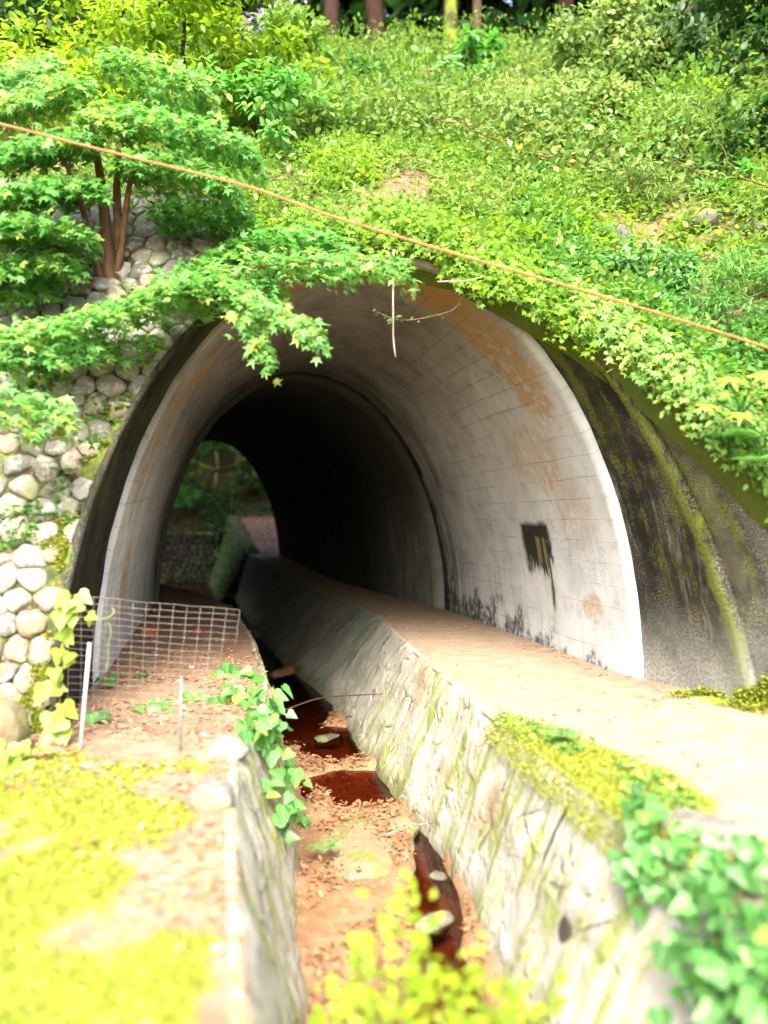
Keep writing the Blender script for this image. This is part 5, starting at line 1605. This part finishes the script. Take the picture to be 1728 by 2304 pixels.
# ------------------------------------------------------------------ small things lying about
def brick_bit(label, c, s, rz, seed):
    import bmesh
    bm = bmesh.new()
    bmesh.ops.create_cube(bm, size=1.0)
    bmesh.ops.bevel(bm, geom=bm.edges[:], offset=0.08, segments=2, affect='EDGES')
    bmesh.ops.subdivide_edges(bm, edges=bm.edges[:], cuts=2, use_grid_fill=True)
    for v in bm.verts:
        k = 0.10 * fbm(v.co, 2.2, 3, seed)
        if v.co.x > 0.2: v.co.x -= 0.25 * abs(fbm(v.co, 1.7, 2, seed + 3)) + 0.12 * v.co.y
        v.co += Vector((k, k * 0.5, k * 0.6))
        v.co = Vector((v.co.x * s[0], v.co.y * s[1], v.co.z * s[2]))
    me = bpy.data.meshes.new("brick")
    bm.to_mesh(me); bm.free()
    o = link("brick_fragment", me, MT['brick'])
    o.location = V3(c); o.rotation_euler = (0.1, 0.05, rz)
    return tag(o, label, "brick")
b1, b2 = gnd(337, 1425), gnd(444, 1424)
brick_bit("larger broken red brick lying on the ledge behind the mesh panel", b1 + np.array([0, 0, 0.03]), (0.22, 0.13, 0.10), 0.2, 1)
brick_bit("small red brick piece lying right of the larger one", b2 + np.array([0, 0, 0.02]), (0.09, 0.08, 0.08), 0.6, 2)

boulder("rock", "large flat mossy rock lying in the middle of the stream bed", (-0.16, 6.55, BED - 0.04), (0.44, 0.85, 0.30), 'mossrock', 0.55, 40, cat="rock")
boulder("rock", "smaller tan rock against the mossy one in the stream bed", (0.12, 7.05, BED - 0.02), (0.20, 0.3, 0.2), 'mossrock', 0.6, 41, cat="rock")
boulder("rock", "pale flat stone set at the rim of the right channel beside the ivy", (1.63, 3.92, -0.02), (0.27, 0.22, 0.24), 'rock', 0.65, 42, cat="rock")
boulder("rock", "broken pale stone on the rim of the left channel by the mesh panel", (-1.10, 5.42, 0.0), (0.16, 0.16, 0.14), 'rock', 0.8, 43, cat="rock")
boulder("rock", "squarish white stone on the left rim nearer the viewer", (-0.98, 4.42, 0.02), (0.15, 0.15, 0.15), 'rock', 0.9, 44, cat="rock")
boulder("rock", "dark stone capped with yellow moss at the left edge", np.array([-2.66, 5.35, 0.13]), (0.22, 0.2, 0.24), 'mossrock', 0.9, 45, cat="rock")
boulder("rock", "submerged rounded stone in the dark pool under the stick", (-0.72, 10.2, BED - 0.10), (0.22, 0.3, 0.14), 'greyrock', 0.8, 46, cat="rock")
boulder("rock", "greenish stone in the reddish pool at the foot of the right wall", (0.36, 5.5, BED - 0.05), (0.10, 0.18, 0.10), 'greyrock', 0.8, 47, cat="rock")
boulder("rock", "small grey cobble at the edge of the nearest pool", (0.44, 6.2, BED - 0.04), (0.06, 0.08, 0.07), 'greyrock', 0.8, 48, cat="rock")

pv = thing("plastic_pipe", "short white plastic pipe end poking from under the mossy stone", "pipe", at(25, 1695, 5.2))
pa, pb = at(22, 1700, 5.15), at(62, 1668, 5.4)
tubes("tube", [([pa, lerp(pa, pb, 0.5), pb], 0.034), ([pa - (pb - pa) * 0.05, pa + (pb - pa) * 0.12], 0.040)], MT['pvc'], pv, 14)

st = tubes("stick", [(smooth_path([gnd(640, 1597, BED + 0.18), gnd(720, 1567, BED + 0.28), np.array([lerp(rt(9.6), polyx(R_BOT, 9.6), 0.45) - 0.05, 9.6, lerp(0, BED, 0.45)])], 10), [0.012 - 0.0006 * i for i in range(10)])], MT['stem'], None, 6)
tag(st, "bare brown stick leaning from the stream onto the right channel wall", "stick")
st2 = tubes("stick", [(bend((0.42, 6.9, BED + 0.12), (0.02, 6.2, BED + 0.3), 7, -0.02, 0.06, 3), 0.006)], MT['greystem'], None, 5)
tag(st2, "thin pale twig lying on the leaf bank of the stream bed", "stick")

# moss, litter
def scatter(name, label, cat, n, fn, size, mat, tmpl, flat=1.0, tint=(0.5, 0.22), seed=1, lift=0.01, kind="stuff"):
    rng = np.random.default_rng(seed)
    P = []
    tries = 0
    while len(P) < n and tries < n * 60:
        tries += 1
        q = fn(rng)
        if q is not None: P.append(q)
    P = np.array(P); n = len(P)
    P[:, 2] += rng.uniform(0, lift, n)
    D = rng.normal(size=(n, 3)); D[:, 2] *= 0.35
    N = np.array([0, 0, 1.0]) * flat + rng.normal(size=(n, 3)) * 0.5
    return tag(leaf_object(name, tmpl, P, D, N, size * rng.uniform(0.5, 1.4, n), np.clip(tint[0] + rng.normal(0, tint[1], n), 0, 1), MT[mat]), label, cat, None, kind)

def f_moss_left(rng):
    y = 1.6 + 4.2 * rng.random() ** 1.1
    x = lt(y) - rng.uniform(0.02, 2.6)
    if moss_left(x, y) + rng.normal(0, 0.12) < 0.5: return None
    return np.array([x, y, ledge_z(x, y)])
scatter("moss", "bright yellow-green moss carpeting the left ledge in front of the mesh panel", "moss", 90000, f_moss_left, 0.017, 'moss', T_HEX, 0.5, (0.52, 0.26), 61, 0.016)
def f_moss_right(rng):
    y = rng.uniform(3.3, 6.5)
    e = rng.uniform(-0.10, 0.75)
    x = rt(y) + e
    if moss_right(max(x, rt(y)), y) + rng.normal(0, 0.12) < 0.5: return None
    return np.array([x, y, path_z(x, y) + 0.035 * sstep(0.14, 0.05, e) + (2.1 * e if e < 0 else 0)])
scatter("moss", "strip of bright moss along the rim of the right channel wall", "moss", 26000, f_moss_right, 0.018, 'moss', T_HEX, 0.6, (0.5, 0.18), 62, 0.018)
def f_weed_right(rng):
    y = rng.uniform(3.6, 6.2)
    x = rt(y) + rng.uniform(0.0, 0.7)
    if moss_right(x, y) + rng.normal(0, 0.1) < 0.55 or fbm((x, y, 7), 2.2, 2, 3.0) < 0.0: return None
    return np.array([x, y, path_z(x, y) + 0.01])
scatter("weeds", "small pale weeds sprouting from the moss on the right rim", "weeds", 900, f_weed_right, 0.05, 'cover', T_HEX, 0.6, (0.7, 0.2), 69, 0.05)
def f_moss_foot(rng):
    y = rng.uniform(4.2, 7.0)
    x = rng.uniform(2.2, 3.5)
    xw = 2.85 + (7.2 - y) * 0.5
    if x > xw + 0.05 or x < xw - 0.55 * rng.random() - 0.02 or y > 6.9: return None
    if fbm((x, y, 0), 1.8, 3, 5.0) < -0.1: return None
    return np.array([x, y, path_z(x, y)])
scatter("moss", "moss and low weeds at the foot of the right wing wall", "moss", 7000, f_moss_foot, 0.035, 'moss', T_HEX, 0.4, (0.35, 0.25), 63, 0.06)
def p0x(t): return 3.0 + 0.46 * t
def f_foot_climb(rng):
    t = rng.uniform(-0.1, 1.8)
    zz = 0.8 * rng.random() ** 1.5 * (0.15 + 1.0 * sstep(0.0, 0.8, t))
    th = math.asin(min(0.9, zz / 4.25))
    p = ridge_pt(th, 0.03) + np.array([0.46 * t - 0.10, 0.02 - 0.93 * t, path_z(p0x(t), 6.6 - t) - 0.02])
    if fbm(p, 2.0, 3, 15.0) < 0.25 * zz - 0.22: return None
    return p
scatter("moss", "olive moss and weeds climbing the foot of the wing wall at the right edge", "moss", 13000, f_foot_climb, 0.036, 'moss', T_HEX, 0.2, (0.25, 0.25), 75, 0.05)
def f_moss_cob(rng):
    z = rng.uniform(0.0, 2.6)
    x = rng.uniform(-3.6, ridge_left_x(z) - 0.05)
    if fbm((x, z, 0), 2.2, 3, 17.0) < 0.02 + 0.12 * z: return None
    return cob_map(x, z, 0.02)
scatter("moss", "yellow-green moss growing in the joints of the cobblestone wall", "moss", 15000, f_moss_cob, 0.028, 'moss', T_HEX, 0.3, (0.4, 0.25), 64, 0.01)
def f_cob_weed(rng):
    z = rng.uniform(1.2, 3.9)
    x = rng.uniform(-4.2, ridge_left_x(z) - 0.05)
    if fbm((x, z, 0), 1.6, 3, 27.0) < 0.16: return None
    return cob_map(x, z, 0.035)
scatter("ground_cover", "small dark weeds rooted between the cobbles", "weeds", 1500, f_cob_weed, 0.06, 'cover', T_HEX, 0.3, (0.35, 0.2), 65, 0.02)

def f_lit_left(rng):
    y = rng.uniform(2.0, 13.5) if rng.random() < 0.5 else rng.uniform(2.2, 8.0)
    e = rng.uniform(0.02, 2.4)
    x = lt(y) - e
    if y > 7.4 and x < wall_left(y) + 0.25: return None
    if fbm((x, y, 4), 0.9, 3, 14.0) < -0.05 + 0.15 * sstep(9, 13, y): return None
    return np.array([x, y, ledge_z(x, y)])
scatter("leaf_litter", "dry brown and orange leaves strewn over the left ledge", "leaf litter", 3000, f_lit_left, 0.05, 'litter', T_HEX, 1.5, (0.55, 0.25), 66, 0.02)
def f_lit_right(rng):
    y = rng.uniform(3.0, 13.0)
    w = wall_right(y) - rt(y)
    e = rng.random()
    x = rt(y) + w * e
    if y > 7.0 and rng.random() > 0.25 + (e > 0.72): return None
    if fbm((x, y, 4), 0.9, 3, 24.0) < 0.05: return None
    return np.array([x, y, path_z(x, y)])
scatter("leaf_litter", "sparse orange leaves along the inner edge of the right footpath", "leaf litter", 420, f_lit_right, 0.05, 'litter', T_HEX, 1.5, (0.6, 0.2), 67, 0.02)
def f_lit_bed(rng):
    y = rng.uniform(3.0, 12.5)
    x = rng.uniform(polyx(L_BOT, y) - 0.05, polyx(R_BOT, y) + 0.05)
    z = bed_z(x, y)
    if z < BED - 0.02 and rng.random() > 0.12: return None
    if fbm((x, y, 4), 1.4, 3, 34.0) < -0.12: return None
    return np.array([x, y, z])
scatter("leaf_litter", "heaps of brown leaves on the banks of the stream bed", "leaf litter", 2600, f_lit_bed, 0.05, 'wetlitter', T_HEX, 1.2, (0.5, 0.25), 68, 0.035)

# ------------------------------------------------------------------ beyond the far end
def far_z(x, y):
    z = 0.9 + 0.62 * max(0, y - 37.2) + 0.75 * max(0, -15 - x) + 0.75 * max(0, x - 3.5)  # side rises wrap round out of view to block light
    return z + 0.5 * fbm((x, y, 0), 0.3, 3, 44.0)
verts = []
for i in range(50):
    for j in range(36):
        x, y = lerp(-34, 16, i / 49), lerp(36.2, 62, j / 35)
        verts.append((x, y, far_z(x, y) if j else -2.5))
fh = mesh_py("hillside", verts, grid_faces(50, 36), MT['farsoil'])
tag(fh, "shaded wooded slope of red leaf litter seen through the far end of the tunnel", "hillside", None, "structure")
for (sx, lab) in ((-1, "bank"), (1, "bank")):  # unseen side banks added to keep sky light out of the glade
    verts = []
    for i in range(16):
        for j in range(16):
            x = lerp(-14.5, -34, i / 15) if sx < 0 else lerp(2.5, 18, i / 15)
            y = lerp(28.2, 38, j / 15)
            verts.append((x, y, -1.3 + 0.9 * max(0, abs(x - (-14.5 if sx < 0 else 2.5))) + 0.3 * fbm((x, y, 0), 0.5, 2, 1.0)))
    b = mesh_py("hillside", verts, grid_faces(16, 16), MT['farsoil'])  # added unseen bank that blocks light
    tag(b, "unseen dark earth bank added to block light from the %s side of the glade beyond the tunnel" % ("left" if sx < 0 else "right"), "hillside", None, "structure")

fw = thing("cobblestone_wall", "low dark cobble wall across the stream seen through the far end", "wall", (-11, 36, BED))
cells = voronoi_cells(11.0, 2.4, 0.27, 1.1, seed=9)
cells = [(c + np.array([-18.6, -1.3]), [(a - 18.6, b - 1.3) for a, b in p]) for c, p in cells]
stone_mesh("stonework", cells, lambda x, z, w: np.array([x, 36.0 + 0.12 * (z + 1.2) - w, z]), lambda x, z: -1.3 < z < 1.02 and x < -7.75, MT['darkcobble'], fw, 0.9, 0.09, 4)
mesh_py("mortar_bed", [(-19, 35.97, -1.4), (-7.7, 35.97, -1.4), (-7.7, 36.27, 1.05), (-19, 36.27, 1.05), (-7.7, 37.6, 1.0), (-19, 37.6, 1.0)], [(0, 1, 2, 3), (3, 2, 4, 5)], MT['mortar'], fw)

mw = thing("mossy_wall", "sloping wall of stones thick with moss beside the far leafy path", "wall", (-7.0, 33, BED))
def cop(t):
    return np.array([lerp(-4.86, -7.47, t), lerp(28.0, 38.0, t), lerp(0.42, 1.75, t)])
def mw_map(u, v, w):
    t = u / 10.3
    c = cop(t)
    s = 1 - v / 2.6
    b = np.array([c[0] - 0.95, c[1] - 0.35, -1.3])
    p = lerp(c, b, s)
    return p + np.array([-0.86, -0.25, 0.40]) * w
cells = voronoi_cells(10.6, 2.9, 0.23, 1.1, seed=12)
stone_mesh("stonework", cells, mw_map, lambda u, v: 0 <= u <= 10.3 and 0 < v < 2.62, MT['greencobble'], mw, 0.95, 0.09, 6)
cells2 = voronoi_cells(10.6, 0.7, 0.20, 1.2, seed=13)
stone_mesh("coping", cells2, lambda u, v, w: cop(u / 10.3) + np.array([v - 0.12, 0, 0.02 + w]), lambda u, v: 0 <= u <= 10.3 and 0 < v < 0.42, MT['greencobble'], mw, 0.92, 0.06, 8)
vv = []
for i in range(12):
    for j in range(6):
        vv.append(mw_map(10.3 * i / 11, 2.62 * j / 5, -0.01))
mesh_py("mortar_bed", vv, grid_faces(12, 6), MT['mortar'], mw)
def moss_on(rng):
    u, v = rng.uniform(0, 10.3), rng.uniform(0.2, 2.6)
    if fbm((u, v, 0), 0.9, 3, 3.0) < -0.1: return None
    return mw_map(u, v, 0.09)
scatter("moss", "deep green moss covering the far sloping wall", "moss", 5000, moss_on, 0.09, 'cover', T_HEX, 0.2, (0.25, 0.2), 71, 0.03)
verts = []
for i in range(14):
    for j in range(24):
        t = j / 23 * 1.05
        c = cop(min(t, 1.0))
        y = lerp(28.0, 38.5, t)
        x = c[0] + 0.05 + lerp(0, 9, i / 13)
        verts.append((x, y, c[2] - 0.02 + 0.10 * fbm((x, y, 0), 0.9, 3, 2.0) * (i > 0) + 0.25 * max(0, x - c[0] - 2.6)))
tag(mesh_py("footpath", verts, grid_faces(14, 24), MT['farpath']), "leaf strewn path rising beyond the far end of the tunnel", "path", None, "structure")
rw2 = thing("low_wall", "low mossy stone kerb along the back of the far path", "wall", (-5.5, 38.6, 1.7))
cells3 = voronoi_cells(5.0, 0.4, 0.2, 1.3, seed=15)
stone_mesh("stonework", cells3, lambda u, v, w: np.array([-7.4 + u, 38.5 - w, 1.66 + v]), lambda u, v: 0 < u < 4.8 and 0 < v < 0.3, MT['greencobble'], rw2, 0.95, 0.08, 3)
def f_far_lit(rng):
    t = rng.random()
    c = cop(t)
    x = c[0] + rng.uniform(0.4, 3.0)
    return np.array([x, c[1], c[2] + 0.02 + 0.25 * max(0, x - c[0] - 2.6)])
scatter("leaf_litter", "brown leaves covering the far path", "leaf litter", 2600, f_far_lit, 0.10, 'litter', T_HEX, 1.2, (0.5, 0.25), 72, 0.03)
def f_far_hill(rng):
    x, y = rng.uniform(-18, 0), rng.uniform(36.6, 50)
    return np.array([x, y, far_z(x, y) + 0.02])
scatter("leaf_litter", "reddish leaf litter on the far wooded slope", "leaf litter", 7000, f_far_hill, 0.13, 'wetlitter', T_HEX, 1.0, (0.2, 0.2), 73, 0.05)
def f_far_green(rng):
    x, y = rng.uniform(-16, -5), rng.uniform(37, 48)
    if fbm((x, y, 0), 0.5, 3, 6.0) < -0.02: return None
    return np.array([x, y, far_z(x, y) + 0.05])
scatter("ground_cover", "dark green low plants on the far wooded slope", "ground cover", 9000, f_far_green, 0.18, 'dark', T_HEX, 0.5, (0.6, 0.3), 74, 0.3)

for k, (px, d, h, r, bk, lab) in enumerate((
        (483, 41.0, 6.5, 0.10, 'farbark', "thin dark trunk on the far slope left of the path"),
        (537, 43.0, 7.0, 0.16, 'farbark', "brown trunk on the far slope behind the path"),
        (545, 42.0, 6.0, 0.08, 'redbark', "slim reddish trunk beside the brown one on the far slope"),
        (572, 41.0, 5.5, 0.17, 'mossbark', "lime green mossy trunk leaning at the right of the far opening"),
        (590, 43.0, 6.0, 0.09, 'mossbark', "thin olive trunk behind the lime mossy one"),
        (430, 46.0, 7.5, 0.14, 'farbark', "dark trunk high on the far slope at the left of the opening"),
        (505, 47.0, 7.0, 0.10, 'farbark', "distant thin trunk in the middle of the far slope"))):
    x = (px - 864) / FPX * d
    big_tree("far_tree", lab, (x, d, far_z(x, d) - 0.1), h, r, (0, 0, h * 0.95), (1.7, 1.5, 1.0), 500, 'dark', bk, 0.3, 0.45, None, 4, k * 5.1)
lb = tubes("branch", [(smooth_path(px_path([(360, 1030, 34), (420, 1033, 34), (455, 1050, 34), (485, 1060, 34), (520, 1052, 34), (550, 1036, 34.3), (590, 1010, 35)]), 18), 0.10),
                      (smooth_path(px_path([(455, 1050, 34), (440, 1065, 33.8), (425, 1068, 33.7)]), 6), 0.04), (smooth_path(px_path([(420, 1033, 34), (440, 1010, 34), (480, 995, 34)]), 6), 0.04)], MT['mossbark'], None, 7)
tag(lb, "long dark branch stretching across the far opening", "branch")
shrub("leafy_branch", "bright green leaves lit by the sun at the top of the far opening", "tree", 485, 1000, 33, (1.1, 1.0, 0.5), 900, 0.17, 'maple', T_MAPLE, 0.75, 22, 0.4, 2, 0.04, 'bark', base=(-9.5, 34, BED))
shrub("evergreen_shrub", "dark glossy bush on the right of the far opening under the branch", "shrub", 560, 1065, 40, (0.8, 0.8, 0.8), 900, 0.16, 'dark', T_OVAL, 0.85, 20, 0.6, 3, 0.03, 'bark', base=(-7.0, 40.5, 2.8))
shrub("evergreen_shrub", "low bright green bush on the far slope at the left of the opening", "shrub", 405, 1120, 38.5, (1.0, 0.7, 0.5), 900, 0.16, 'maple', T_HEX, 0.3, 20, 0.6, 3, 0.02, 'bark', base=(-10.2, 39, 1.6))
mass("forest", "dark wooded backdrop beyond the far end of the tunnel, with unseen canopy added to shade it", [((-24, 46, 6), (10, 54, 14)), ((-24, 29.5, 9), (10, 46, 14))], 14000, 0.6, 'dark', 0.3, 81, 1.5, 420,
     avoid=lambda c: -13 < c[0] < 1 and 28 < c[1] < 41 and c[2] > 8)  # unseen canopy added to shade the far end, with a gap for light
